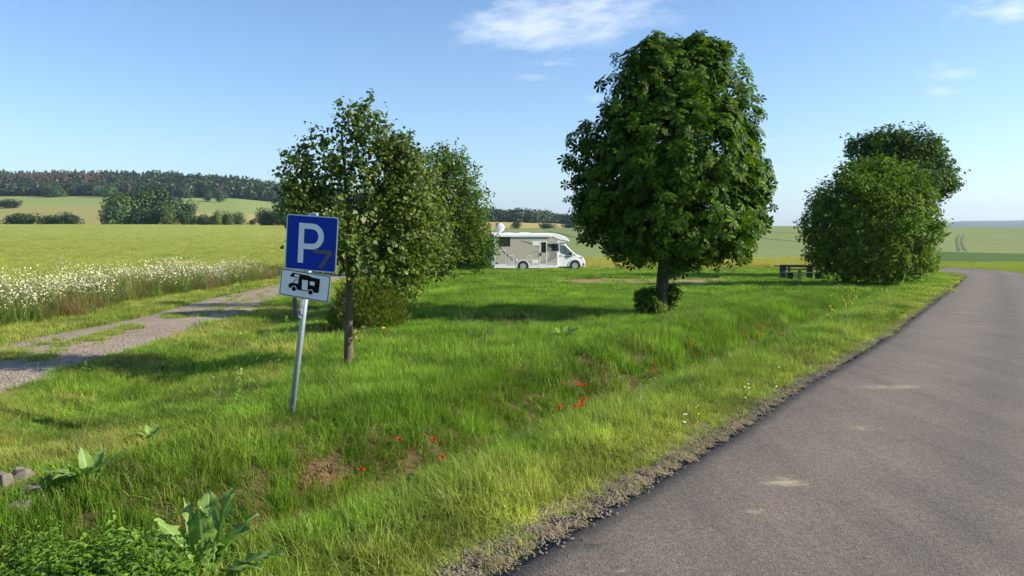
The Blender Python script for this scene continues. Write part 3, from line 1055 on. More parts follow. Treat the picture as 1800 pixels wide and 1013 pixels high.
def make_grass(name, y0, y1, dens, coll, nproto, hs, fade, label, jx=1.0):
    # sample points in the view wedge plus a margin to the sides
    n = int(dens * (y1 - y0) * (y1 + y0) * .5 * 1.75 + dens * (y1 - y0) * 4)
    y = np.sqrt(rng.uniform(max(y0, 0) ** 2, y1 ** 2, int(n * 1.2)))
    x = rng.uniform(-1, 1, len(y)) * (y * .83 + 1.6)
    h, dry, keep, s, tone = zones(x, y)
    m = rng.uniform(0, 1, len(y)) < keep
    x, y, h, dry, s, tone = x[m], y[m], h[m], dry[m], s[m], tone[m]
    z = H(x, y)
    N = len(x)
    sc = hs * h * rng.uniform(.75, 1.3, N)
    wsc = np.where(h < .6, .8, 1.0) * rng.uniform(.85, 1.2, N)
    rot = np.stack([rng.normal(0, .08, N), rng.normal(0, .08, N), rng.uniform(0, 6.283, N)], 1)
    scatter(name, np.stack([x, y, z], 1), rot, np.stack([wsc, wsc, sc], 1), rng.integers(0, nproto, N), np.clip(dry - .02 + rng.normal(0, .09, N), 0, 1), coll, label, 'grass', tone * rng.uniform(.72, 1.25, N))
    return N


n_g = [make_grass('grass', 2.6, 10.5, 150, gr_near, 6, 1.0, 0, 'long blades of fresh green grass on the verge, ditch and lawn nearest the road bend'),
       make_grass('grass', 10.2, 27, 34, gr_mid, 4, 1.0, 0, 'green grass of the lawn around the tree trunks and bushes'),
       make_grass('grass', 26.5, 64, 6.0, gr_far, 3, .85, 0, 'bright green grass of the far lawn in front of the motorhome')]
print('grass', n_g)

# right-hand verge beyond the bend and on the right side of the road
y = rng.uniform(40, 78, 5200); x = y * rng.uniform(.52, .86, len(y))
sR = seg_dist(x, y, resample(Rp, 1.5, 1))
m = (sR < -.1)
x, y = x[m], y[m]
N = len(x)
scatter('verge_grass', np.stack([x, y, H(x, y)], 1), np.stack([np.zeros(N), np.zeros(N), rng.uniform(0, 6.28, N)], 1),
        np.stack([np.ones(N), np.ones(N), rng.uniform(.8, 1.5, N)], 1), rng.integers(0, 3, N), np.clip(rng.normal(.38, .12, N), 0, 1), gr_far,
        'pale yellowish grass on the far side of the road bend', 'grass')

# tufts in the middle of the gravel track
pts = []
for (px, row, a, b) in [(60, 615, 70, 12), (20, 628, 30, 8), (130, 607, 50, 8), (165, 598, 24, 4), (222, 579, 26, 5), (190, 588, 22, 4), (345, 555, 50, 5), (395, 545, 60, 7), (430, 535, 60, 7), (440, 524, 50, 6), (300, 560, 20, 3), (480, 510, 50, 5), (75, 632, 22, 5)]:
    k = 20
    th = rng.uniform(0, 6.28, k); q = np.sqrt(rng.uniform(0, 1, k))
    for t1, q1 in zip(th, q):
        p = base_pt(px + a * q1 * math.cos(t1), row + b * q1 * math.sin(t1))
        pts.append(p)
pts = np.array(pts)
tu_, tl_ = trk(pts[:, 1])
pts = pts[(pts[:, 0] > tu_ + .1) & (pts[:, 0] < tl_ - .1)]
N = len(pts)
scatter('track_grass', np.stack([pts[:, 0], pts[:, 1], H(pts[:, 0], pts[:, 1], fine=False) + .02], 1), np.stack([np.zeros(N), np.zeros(N), rng.uniform(0, 6.28, N)], 1),
        np.stack([np.full(N, .7), np.full(N, .7), rng.uniform(.3, .7, N)], 1), rng.integers(0, 4, N), np.clip(rng.normal(.35, .15, N), 0, 1), gr_mid,
        'low grass patches between the two ruts of the gravel track', 'grass')

# crop stalks poking above the canopy
cr_p = proto_collection('crop_stalks', [tuft_mesh('c', 70, .45, .32, .022, l, 400 + i, 3, .9) for i, l in enumerate([.35, .5, .3])], [M['crop']])
y = rng.uniform(11, 130, 42000); x = -y * rng.uniform(.05, .85, len(y))
m = (x < bord(y) - .35) & (rng.uniform(0, 1, len(y)) < np.clip(1.25 - y / 104, 0, 1))
x, y = x[m], y[m]; N = len(x)
z = H(x, y, fine=False) + .42 * sm(0, 1.0, bord(y) - x)
scatter('crop_stalks', np.stack([x, y, z], 1), np.stack([rng.normal(0, .12, N), rng.normal(0, .12, N), rng.uniform(0, 6.28, N)], 1),
        np.stack([np.ones(N), np.ones(N), rng.uniform(.7, 1.25, N)], 1), rng.integers(0, 3, N), np.clip(rng.normal(.12, .12, N), 0, 1), cr_p,
        'thin yellow-green crop stalks standing up out of the left field', 'crop')


# mayweed border
def mayweed(seed, nst=26, h=.85, flowers=True):
    r = np.random.default_rng(seed)
    V, F4, F3 = blades(nst, .22, h, .014, .22, seed, 3, .5, .3)
    V2, G4, G3 = blades(120, .26, h * .62, .012, .45, seed + 1, 2, .6, .45)
    b = len(V)
    Vs = [V, V2]; f4 = [F4, G4 + b]; f3 = [F3, G3 + b]
    mi4 = [0] * (len(F4) + len(G4)); mi3 = [0] * (len(F3) + len(G3))
    if flowers:
        b = len(V) + len(V2)
        nf = 46
        th = r.uniform(0, 6.28, nf); q = .34 * np.sqrt(r.uniform(0, 1, nf))
        c = np.stack([q * np.cos(th), q * np.sin(th), h * (1.08 - .55 * r.uniform(0, 1, nf) ** 1.5)], 1)
        ang = np.arange(6) * np.pi / 3
        nrm = r.normal(size=(nf, 3)); nrm[:, 2] = abs(nrm[:, 2]) + .8
        nrm /= np.linalg.norm(nrm, axis=1)[:, None]
        ux = np.cross(nrm, [0, 1, 0]); ux /= np.linalg.norm(ux, axis=1)[:, None]
        uy = np.cross(nrm, ux)
        rad_ = .019 * r.uniform(.6, 1.3, nf)
        P = c[:, None] + rad_[:, None, None] * (np.cos(ang)[None, :, None] * ux[:, None] + np.sin(ang)[None, :, None] * uy[:, None])
        Vs.append(P.reshape(-1, 3))
        F6 = (np.arange(nf * 6).reshape(nf, 6)) + b
        me = np_mesh('mayweed', np.concatenate(Vs), [np.concatenate(f4), np.concatenate(f3), F6], mat_idx=mi4 + mi3 + [1] * nf)
    else:
        me = np_mesh('mayweed', np.concatenate(Vs), [np.concatenate(f4), np.concatenate(f3)])
    return me


mw = proto_collection('mayweed', [mayweed(500), mayweed(510, h=.75), mayweed(520, h=.95), mayweed(530, flowers=False), mayweed(540, h=.7, flowers=False)], [M['weed'], M['petal']])
y = rng.uniform(9, 44, 2100)
x = bord(y) + rng.normal(-.30, .50, len(y)) - .1
clump = vnoise(y * .55, x * .2, seed=71)
m = (rng.uniform(0, 1, len(y)) < .9)
x, y, clump = x[m], y[m], clump[m]
fl = rng.uniform(0, 1, len(x)) < np.where(vnoise(y * 1.3, x * 1.5, seed=75) > .0, .50, .06)
fl &= (y < 38 + rng.normal(0, 2, len(y)))
idx = np.where(fl, rng.integers(0, 3, len(x)), rng.integers(3, 5, len(x)))
# flowers sprinkled inside the field
yf = rng.uniform(15, 34, 900); xf = bord(yf) - rng.uniform(.5, 6.5, 900)
c2 = vnoise(xf * 1.0, yf * .35, seed=72)
m = (c2 > .62) & (rng.uniform(0, 1, len(xf)) < .8)
xf, yf = xf[m], yf[m]
x = np.concatenate([x, xf]); y = np.concatenate([y, yf]); idx = np.concatenate([idx, rng.integers(0, 3, len(xf))])
N = len(x)
drm = np.where(idx >= 3, np.clip(rng.normal(.45, .35, N), 0, 1), np.clip(rng.normal(.05, .1, N), 0, 1))
scatter('white_flower_border', np.stack([x, y, H(x, y, fine=False)], 1), np.stack([rng.normal(0, .1, N), rng.normal(0, .1, N), rng.uniform(0, 6.28, N)], 1),
        np.stack([np.ones(N), np.ones(N), rng.uniform(.6, 1.15, N) * (1.05 + .3 * vnoise(y * .8, x * .8, seed=74)) * np.where(idx >= 3, .8, 1.0)], 1), idx, drm, mw,
        'tall weeds with masses of small white flowers along the edge of the left field', 'wildflowers')

# dry grass beyond the lawn (behind the motorhome and the picnic place)
y = rng.uniform(57, 72, 5200); x = y * rng.uniform(-.1, .5, len(y))
m = (rng.uniform(0, 1, len(y)) < .35 + .65 * sm(-.5, .5, vnoise(x * .3, y * .3, seed=81)))
x, y = x[m], y[m]; N = len(x)
scatter('dry_grass', np.stack([x, y, H(x, y)], 1), np.stack([np.zeros(N), np.zeros(N), rng.uniform(0, 6.28, N)], 1),
        np.stack([np.ones(N), np.ones(N), rng.uniform(2.0, 4.2, N)], 1), rng.integers(0, 3, N), np.clip(rng.normal(.85, .2, N), 0, 1), gr_far,
        'tall straw-yellow grass strip behind the lawn and the motorhome', 'grass')

# straw and grit at the edge of the asphalt
sv = []
for i in range(2):
    r = np.random.default_rng(600 + i); nb = 30
    c = r.uniform(-.07, .07, (nb, 2)); a = r.uniform(0, 6.28, nb); L = r.uniform(.007, .024, nb); w = .0016
    z = r.uniform(.002, .016, nb)
    d = np.stack([np.cos(a), np.sin(a)], 1); nn_ = np.stack([-np.sin(a), np.cos(a)], 1)
    P = np.stack([np.c_[c - d * L[:, None] - nn_ * w, z], np.c_[c + d * L[:, None] - nn_ * w, z + .008], np.c_[c + d * L[:, None] + nn_ * w, z + .008], np.c_[c - d * L[:, None] + nn_ * w, z]], 1).reshape(-1, 3)
    sv.append(np_mesh('straw', P, [np.arange(nb * 4).reshape(nb, 4)], mat_idx=[0] * nb))
for i in range(3):
    r = np.random.default_rng(620 + i)
    Vp, Fp = [], []
    for k in range(9):
        c = np.array([r.uniform(-.08, .08), r.uniform(-.08, .08), .004]); rr_ = r.uniform(.004, .011)
        oct_ = np.array([(1, 0, 0), (0, 1, 0), (-1, 0, 0), (0, -1, 0), (0, 0, .7), (0, 0, -.7)]) * rr_ * r.uniform(.7, 1.3, (6, 1))
        a = r.uniform(0, 6.28); Rm = np.array([[math.cos(a), -math.sin(a), 0], [math.sin(a), math.cos(a), 0], [0, 0, 1]])
        b = 6 * k
        Vp.append(c + oct_ @ Rm.T)
        Fp += [(b, b + 1, b + 4), (b + 1, b + 2, b + 4), (b + 2, b + 3, b + 4), (b + 3, b, b + 4), (b + 1, b, b + 5), (b + 2, b + 1, b + 5), (b + 3, b + 2, b + 5), (b, b + 3, b + 5)]
    sv.append(np_mesh('grit', np.concatenate(Vp), [np.array(Fp)], mat_idx=[1] * len(Fp)))
stc = proto_collection('straw_grit', sv, [M['straw'], M['pebble']])
k = rng.integers(0, int(len(LEs) * .6), 9000)
pp = LEs[k]; tg = tang[k]
off = np.abs(rng.normal(0, .11, len(k))) * np.clip(1.35 - pp[:, 1] / 6.0, .05, 1.0) * (1 + .6 * vnoise(pp[:, 0] * 1.7, pp[:, 1] * 1.7, seed=92)) + .002
xy = pp + np.stack([-tg[:, 1], tg[:, 0]], 1) * off[:, None] + rng.normal(0, .02, (len(k), 2))
m = (xy[:, 1] > 2.4) & (xy[:, 1] < 30) & (rng.uniform(0, 1, len(xy)) < np.clip(1.5 - xy[:, 1] / 9, .15, 1))
xy, off = xy[m], off[m]; N = len(xy)
ln = vnoise(xy[:, 0] * 1.5, xy[:, 1] * 1.5, seed=91)
zz = np.where(off < 0.02, H(xy[:, 0], xy[:, 1], fine=False) + .016, H(xy[:, 0], xy[:, 1]) + .012)
scatter('roadside_straw', np.c_[xy, zz], np.stack([np.zeros(N), np.zeros(N), rng.uniform(0, 6.28, N)], 1), np.ones((N, 3)) * rng.uniform(.8, 1.5, (N, 1)),
        np.where(rng.uniform(0, 1, N) < .42 + .4 * ln, rng.integers(0, 2, N), rng.integers(2, 5, N)), np.zeros(N), stc,
        'dry grass clippings and grit lying along the left edge of the asphalt', 'straw')


# nettles in the ditch, lower left
def nettle(seed, h=.5):
    r = np.random.default_rng(seed)
    Vv, F4 = [], []
    for st in range(5):
        bx0, by0 = r.uniform(-.12, .12, 2); lx, ly = r.normal(0, .12, 2); hh_ = h * r.uniform(.7, 1.1)
        for k in range(9):
            t = .2 + .8 * k / 8
            for sd_ in (0, 1):
                a = (k % 2) * math.pi / 2 + sd_ * math.pi + r.normal(0, .3)
                L = .058 * (1.2 - .6 * t) * r.uniform(.7, 1.3); w = L * .24
                c = np.array([bx0 + lx * t, by0 + ly * t, hh_ * t])
                d = np.array([math.cos(a), math.sin(a), r.uniform(-.35, .5)]); n_ = np.array([-math.sin(a), math.cos(a), r.normal(0, .3)])
                b = len(Vv) 
                mid_ = c + d * L * .45
                tip = c + d * L + np.array([0, 0, -.25 * L])
                Vv += [c, mid_ - n_ * w + [0, 0, .006], mid_ - [0, 0, .004], mid_ + n_ * w + [0, 0, .006], tip]
                F4 += [(b, b + 1, b + 2), (b, b + 2, b + 3), (b + 1, b + 4, b + 2), (b + 2, b + 4, b + 3)]
    return np_mesh('nettle', np.array(Vv), [np.array(F4)])


nc = proto_collection('nettle', [nettle(700 + i, .27 + .04 * i) for i in range(4)], [M['nettle']])
pts = []
for _ in range(2600):
    px, row = rng.uniform(-60, 330), rng.uniform(875, 1120)
    lim = 905 - 35 * math.sin(px / 90.) + (px - 100) * .1
    if row < lim or px > 255 + rng.normal(0, 14): continue
    x, y = base_pt(px, row)
    pts.append((x * .97, y * .97))
    if len(pts) > 860: break
pts = np.array(pts); N = len(pts)
scatter('nettle_patch', np.c_[pts, H(pts[:, 0], pts[:, 1])], np.stack([rng.normal(0, .15, N), rng.normal(0, .15, N), rng.uniform(0, 6.28, N)], 1),
        np.ones((N, 3)) * rng.uniform(.55, 1.15, (N, 1)), rng.integers(0, 4, N), np.zeros(N), nc, 'dense patch of young green nettles filling the ditch in the lower left corner', 'nettles')

# pale seed stalks standing above the grass
def stalks(seed):
    V, F4, F3 = blades(7, .12, .42, .003, .3, seed, 3, .5, .3)
    V2, G4, G3 = blades(7, .12, .42, .003, .3, seed, 3, .5, .3)
    nb_ = 7
    tip = V[6 * nb_:7 * nb_]
    r = np.random.default_rng(seed)
    hv_, hf_ = [], []
    for p in tip:
        for j in range(5):
            c = p + np.array([r.normal(0, .006), r.normal(0, .006), -.012 * j])
            a = r.uniform(0, 6.28); b_ = len(hv_)
            dx_ = np.array([math.cos(a), math.sin(a), .4]) * .014; dz_ = np.array([-math.sin(a), math.cos(a), .2]) * .004
            hv_ += [c, c + dx_ + dz_, c + dx_ * 1.4, c + dx_ - dz_]; hf_.append((b_, b_ + 1, b_ + 2, b_ + 3))
    return np_mesh('stalk', np.concatenate([V, np.array(hv_)]), [np.concatenate([F4, np.array(hf_) + len(V)]), F3])


stk = proto_collection('seed_stalk', [stalks(740 + i) for i in range(4)], [M['straw']])
y = np.sqrt(rng.uniform(3.0 ** 2, 22 ** 2, 2600)); x = rng.uniform(-1, 1, len(y)) * (y * .8 + 1)
s = s_left(x, y); tu_, tl_ = trk(y)
m = (s > .35) & (x > tl_ + .1) & (rng.uniform(0, 1, len(y)) < .25 + .6 * (vnoise(x * .8, y * .8, seed=97) > .3))
x, y = x[m], y[m]; N = len(x)
scatter('seed_stalks', np.c_[x, y, H(x, y)], np.stack([rng.normal(0, .2, N), rng.normal(0, .2, N), rng.uniform(0, 6.28, N)], 1),
        np.ones((N, 3)) * rng.uniform(.45, .95, (N, 1)), rng.integers(0, 4, N), np.zeros(N), stk, 'pale dry seed stalks standing among the green grass', 'grass')

# clods of reddish soil on the broken ditch bank
cl_me = []
for i in range(3):
    src = sv[2 + i].copy(); src.materials.clear(); src.materials.append(None)
    co = np.zeros(len(src.vertices) * 3, np.float32); src.vertices.foreach_get('co', co)
    src.materials.clear(); src.materials.append(simple('soil_clod', (0.13, 0.078, 0.040), .95, noise=.4, nscale=20) if i == 0 else cl_me[0].materials[0])
    src.polygons.foreach_set('material_index', [0] * len(src.polygons))
    cl_me.append(src)
clc = proto_collection('soil_clod', cl_me, [])
cp_ = []
for (a_x, a_y, r_p) in PATCH[:-3]:
    n_ = int(420 * r_p) + 20
    q = rng.normal(0, r_p * .6, (n_, 2)) + (a_x, a_y); cp_.append(q)
cp_ = np.concatenate(cp_); N = len(cp_)
scatter('soil_clods', np.c_[cp_, H(cp_[:, 0], cp_[:, 1])], rng.uniform(0, 6, (N, 3)), np.ones((N, 3)) * rng.uniform(.5, 1.7, (N, 1)), rng.integers(0, 3, N), np.zeros(N), clc,
        'crumbling clods of reddish brown soil on the broken ditch bank', 'soil')

# low herbs mixed in the lawn and the ditch
hc = proto_collection('herb', [nettle(720 + i, .16) for i in range(3)], [M['nettle']])
y = np.sqrt(rng.uniform(3.2 ** 2, 24 ** 2, 5000)); x = rng.uniform(-1, 1, len(y)) * (y * .8 + 1)
s = s_left(x, y); tu_, tl_ = trk(y)
m = (s > .25) & (x > tl_ + .3) & (vnoise(x * 1.3, y * 1.3, seed=95) > .55)
x, y = x[m], y[m]; N = len(x)
scatter('herbs', np.c_[x, y, H(x, y)], np.stack([rng.normal(0, .2, N), rng.normal(0, .2, N), rng.uniform(0, 6.28, N)], 1),
        np.ones((N, 3)) * rng.uniform(.5, 1.0, (N, 1)), rng.integers(0, 3, N), np.zeros(N), hc, 'small broad-leaved herbs growing among the grass', 'herbs')


# ------------------------------------------------------------------ trees
def basis(n, r):
    n = n / np.linalg.norm(n, axis=1)[:, None]
    a = r.normal(size=n.shape)
    u = np.cross(n, a); u /= np.linalg.norm(u, axis=1)[:, None]
    v = np.cross(n, u)
    return u, v, n


def stamp(TV, TFs, P, U, Vv, Nn, sc):
    """stamp a template (x along U, y along V, z along N) at every point"""
    nt = len(TV)
    W_ = (TV[None, :, 0:1] * U[:, None] + TV[None, :, 1:2] * Vv[:, None] + TV[None, :, 2:3] * Nn[:, None]) * sc[:, None, None] + P[:, None]
    base = (np.arange(len(P)) * nt)[:, None, None]
    return W_.reshape(-1, 3), [(np.asarray(f)[None] + base).reshape(-1, np.asarray(f).shape[1]) for f in TFs]


# leaf templates: base at the origin, pointing along +x, folded at the midrib
LEAF_ROUND = (np.array([(0, 0, 0), (.28, -.42, .07), (.72, -.38, .06), (1.05, 0, -.12), (.72, .38, .06), (.28, .42, .07), (.5, 0, 0)]),
              [np.array([(0, 1, 2, 6), (6, 2, 3, 3)])[:0], np.array([(0, 1, 6), (1, 2, 6), (2, 3, 6), (3, 4, 6), (4, 5, 6), (5, 0, 6)])])
LEAF_SMALL = (np.array([(0, 0, 0), (.5, -.33, .05), (1, 0, -.06), (.5, .33, .05)]), [np.array([(0, 1, 2, 3)])])


LEAF_MAPLE = (np.array([(0, 0, 0), (.35, -.55, .05), (.55, -.22, 0), (1, 0, -.08), (.55, .22, 0), (.35, .55, .05), (.4, 0, .02)]),
              [np.array([(0, 1, 6), (1, 2, 6), (2, 3, 6), (3, 4, 6), (4, 5, 6), (5, 0, 6)])])


def rosette():
    V, F = [], []
    for k, a in enumerate(np.radians([-150, -95, -48, 0, 48, 95, 150])):
        L = [.72, .9, 1.05, 1.12, 1.05, .9, .72][k]
        pr = [(0.04, 0, 0), (.5, -.13, -.02), (.82, -.19, -.10), (1.0, 0, -.22), (.82, .19, -.10), (.5, .13, -.02), (.6, 0, -.07)]
        b = len(V)
        for (x, y_, z) in pr:
            x *= L
            V.append((x * math.cos(a) - y_ * 1.15 * math.sin(a), x * math.sin(a) + y_ * 1.15 * math.cos(a), z * .8 + .12 * x - .12 * x * x))
        F += [(b, b + 1, b + 6), (b + 1, b + 2, b + 6), (b + 2, b + 3, b + 6), (b + 3, b + 4, b + 6), (b + 4, b + 5, b + 6), (b + 5, b, b + 6)]
    return np.array(V), [np.array(F)]


ROSE = rosette()


def sprig(nleaf, L, seed, lf=LEAF_SMALL, size=.5):
    """short twig with alternating leaves"""
    r = np.random.default_rng(seed)
    P = np.stack([np.linspace(0.05, 1, nleaf) * L, r.normal(0, .05 * L, nleaf), r.normal(0, .05 * L, nleaf)], 1)
    a = np.arange(nleaf) * 2.4
    D = np.stack([np.full(nleaf, .45), np.cos(a), np.sin(a) * .8], 1) + r.normal(0, .15, (nleaf, 3))
    D /= np.linalg.norm(D, axis=1)[:, None]
    up = np.array([0.25, 0, 1.0]) + r.normal(0, .35, (nleaf, 3))
    V_ = np.cross(up, D); V_ /= np.linalg.norm(V_, axis=1)[:, None]
    N_ = np.cross(D, V_)
    return stamp(lf[0], [f for f in lf[1] if len(f)], P, D, V_, N_, np.full(nleaf, size) * r.uniform(.7, 1.2, nleaf))


def lobe_points(lobes, n, r, shell=.55, flat=1.0, seed=0, rag=.18):
    """points in the outer shells of ellipsoid lobes, outward directions"""
    vol = np.array([(l[3] * l[4] * l[5]) ** (2 / 3) for l in lobes]); vol /= vol.sum()
    li = r.choice(len(lobes), n, p=vol)
    Lb = np.array([l[:6] for l in lobes])[li]
    d = r.normal(size=(n, 3)); d /= np.linalg.norm(d, axis=1)[:, None]
    q = shell + (1 - shell) * r.uniform(0, 1, n) ** .6
    q = q * (1 + rag * vnoise(d[:, 0] * 4 + Lb[:, 0] * 3, d[:, 1] * 4 + Lb[:, 1], d[:, 2] * 4 + Lb[:, 2] * 3, seed=seed))
    P = Lb[:, :3] + d * Lb[:, 3:6] * q[:, None]
    return P, d, q


def bumpy(lobes, n, f0, f1, seed, zmin=None):
    r = np.random.default_rng(seed)
    P, d, q = lobe_points(lobes, n, r, .80, seed=seed, rag=.05)
    P = P - 0.0
    rr = np.mean([min(l[3:6]) for l in lobes])
    out = list(lobes)
    for p in P:
        if zmin is not None and p[2] < zmin: continue
        k = rr * r.uniform(f0, f1)
        out.append((p[0], p[1], p[2], k, k, k * 1.05))
    return out


def px_lobes(lst, y0, depth=1.0):
    """(px,row,rpx,rrow[,dy,ry]) measured on the photograph -> world ellipsoids at distance y0"""
    out = []
    k = y0 / 1300.0
    for l in lst:
        dy = l[4] if len(l) > 4 else 0
        y = y0 + dy
        c = P3(l[0], l[1], y)
        rx, rz = l[2] * k, l[3] * k
        ry = l[5] if len(l) > 5 else (rx + rz) / 2 * depth
        out.append((c.x, c.y, c.z, rx, ry, rz))
    return out


def tube_arrays(path, rads, n=8):
    path = np.asarray(path, float)
    V, F = [], []
    tg = np.gradient(path, axis=0)
    for i, (p, t_, r_) in enumerate(zip(path, tg, rads)):
        t_ = t_ / (np.linalg.norm(t_) + 1e-9)
        a = np.array([1, 0, 0]) if abs(t_[0]) < .8 else np.array([0, 1, 0])
        u = np.cross(t_, a); u /= np.linalg.norm(u); v = np.cross(t_, u)
        for k in range(n):
            an = 2 * math.pi * k / n
            V.append(p + r_ * (math.cos(an) * u + math.sin(an) * v))
    m = len(path)
    for i in range(m - 1):
        for k in range(n):
            F.append((i * n + k, i * n + (k + 1) % n, (i + 1) * n + (k + 1) % n, (i + 1) * n + k))
    return np.array(V), np.array(F)


def trunk_mesh(base, tops, r0, r1, lobes, seed, flare=1.35, nlimb=None, split=.35):
    """trunk along 'tops' points, with limbs reaching into the lobes"""
    r = np.random.default_rng(seed)
    path = resample(np.array([base] + tops, float), .12, 4)
    n = len(path)
    t = np.linspace(0, 1, n)
    rad_ = r0 * (1 - t) + r1 * t
    rad_ *= 1 + (flare - 1) * np.exp(-t * 14)
    rad_ *= 1 + .05 * np.sin(np.arange(n) * 1.7 + seed)
    Vs, Fs = [], []
    V, F = tube_arrays(path, rad_, 12)
    Vs.append(V); Fs.append(F); b = len(V)
    for i, l in enumerate(lobes if nlimb is None else lobes[:nlimb]):
        c = np.array(l[:3])
        for j in range(3):
            tip = c + r.normal(0, .28, 3) * np.array(l[3:6]) if j else c
            if j == 0:
                k = int(n * min(.95, max(split, (tip[2] - base[2]) / (path[-1][2] - base[2] + 1e-6) - .35)))
                st = path[min(max(k, 1), n - 1)]; rr_ = rad_[min(max(k, 1), n - 1)] * .55
                mainp = None
            else:
                st = mainp[len(mainp) // 2 + j - 1]; rr_ = rr_ * .6
                tip = tip + (tip - st) * .08
            mid_ = (st + tip) / 2 + np.array([0, 0, .12 * np.linalg.norm(tip - st)]) * (1 if tip[2] > st[2] else -.5) + r.normal(0, .06, 3)
            pp_ = resample(np.array([st, mid_, tip]), max(.12, np.linalg.norm(tip - st) / 8), 2)
            if j == 0: mainp = pp_
            V, F = tube_arrays(pp_, np.linspace(rr_, .006, len(pp_)), 6)
            Vs.append(V); Fs.append(F + b); b += len(V)
    return np_mesh('trunk', np.concatenate(Vs), [np.concatenate(Fs)])


def rel(V, o):
    return V - np.array(o)


def plant(name, base, label, cat, group=None):
    return empty(name, base, (0, 0, 0), label, cat, group)


def crown_of(lobes, n, tmpl, size, seed, up=.5, droop=0.0, shell=.5, rag=.18, out=.8, jit=.5, svar=(.7, 1.25), hang=False, thin=None, inner=.15, spin=True, zcap=None):
    r = np.random.default_rng(seed)
    P, d, q = lobe_points(lobes, n, r, shell, seed=seed, rag=rag)
    Pi, di, qi = lobe_points(lobes, int(n * inner), r, .05, seed=seed, rag=0)
    P = np.concatenate([P, Pi]); d = np.concatenate([d, di])
    if thin is not None:
        nz = vnoise(P[:, 0] * thin[0], P[:, 1] * thin[0], P[:, 2] * thin[0], seed=seed + 5)
        m = nz > thin[1]
        P, d = P[m], d[m]
    if zcap is not None:
        m = P[:, 2] < zcap
        P, d = P[m], d[m]
    N_ = d * out + np.array([0, 0, up]) + r.normal(0, jit, d.shape)
    U, V_, N_ = basis(N_, r)
    if hang:     # leaf axis points out and down
        ax = d * .6 + np.array([0, 0, -droop]) + r.normal(0, .5, d.shape)
        ax -= N_ * np.sum(ax * N_, 1)[:, None]
        ax /= np.linalg.norm(ax, axis=1)[:, None]
        U = ax; V_ = np.cross(N_, U)
    sc = size * r.uniform(svar[0], svar[1], len(P))
    return stamp(tmpl[0], [f for f in tmpl[1] if len(f)], P, U, V_, N_, sc)


def clustered(lobes, ntw, k, L, leaf, size, seed, shell=.45, rag=.2, up=.35, thin=None, droop=0.0, inner=.2, lj=.6):
    """leafy twigs: every twig grows outwards and carries k leaves"""
    r = np.random.default_rng(seed)
    P, d, q = lobe_points(lobes, ntw, r, shell, seed=seed, rag=rag)
    Pi, di, _ = lobe_points(lobes, int(ntw * inner), r, .05, seed=seed, rag=0)
    P = np.concatenate([P, Pi]); d = np.concatenate([d, di])
    if thin is not None:
        nz = vnoise(P[:, 0] * thin[0], P[:, 1] * thin[0], P[:, 2] * thin[0], seed=seed + 5)
        m = nz > thin[1]
        P, d = P[m], d[m]
    n = len(P)
    D = d + np.array([0, 0, up]) + r.normal(0, .35, d.shape)
    D /= np.linalg.norm(D, axis=1)[:, None]
    Lr = L * r.uniform(.4, 1.3, n) * np.where(r.uniform(0, 1, n) < .05, 1.6, 1.0)
    t = (np.arange(k) + .6) / k
    Q = P[:, None] + D[:, None] * (t[None, :, None] * Lr[:, None, None]) + np.array([0, 0, -1.0]) * (droop * t[None, :, None] ** 2 * Lr[:, None, None])
    Q = Q + r.normal(0, size * .45, Q.shape)
    DD = np.repeat(D[:, None], k, 1)
    ax = DD * .5 + r.normal(0, .75, Q.shape) + np.array([0, 0, -droop])
    N_ = np.repeat(d[:, None], k, 1) * .7 + np.array([0, 0, .55]) + r.normal(0, lj, Q.shape)
    Q, ax, N_ = Q.reshape(-1, 3), ax.reshape(-1, 3), N_.reshape(-1, 3)
    N_ /= np.linalg.norm(N_, axis=1)[:, None]
    ax -= N_ * np.sum(ax * N_, 1)[:, None]; ax /= np.linalg.norm(ax, axis=1)[:, None]
    tmpl = leaf
    return stamp(tmpl[0], [f for f in tmpl[1] if len(f)], Q, ax, np.cross(N_, ax), N_, size * r.uniform(.6, 1.2, len(Q)))


def add_tree(name, base, label, cat, lobes, leafmat, barkmat, leaf_parts, trunk=None, part='crown', group=None, seed=1):
    root = plant(name, base, label, cat, group)
    Vs, Fl, b = [], [], 0
    for V, Fs in leaf_parts:
        Vs.append(V)
        for f in Fs: Fl.append(f + b)
        b += len(V)
    byk = {}
    for f in Fl: byk.setdefault(f.shape[1], []).append(f)
    me = np_mesh(part, rel(np.concatenate(Vs), base), [np.concatenate(v) for v in byk.values()])
    link(part, me, root, leafmat)
    if trunk is not None:
        tv = trunk
        co = np.zeros(len(tv.vertices) * 3, np.float32); tv.vertices.foreach_get('co', co)
        tv.vertices.foreach_set('co', (co.reshape(-1, 3) - np.array(base, np.float32)).ravel())
        tv.update()
        link('trunk', tv, root, barkmat, smooth=True)
    return root


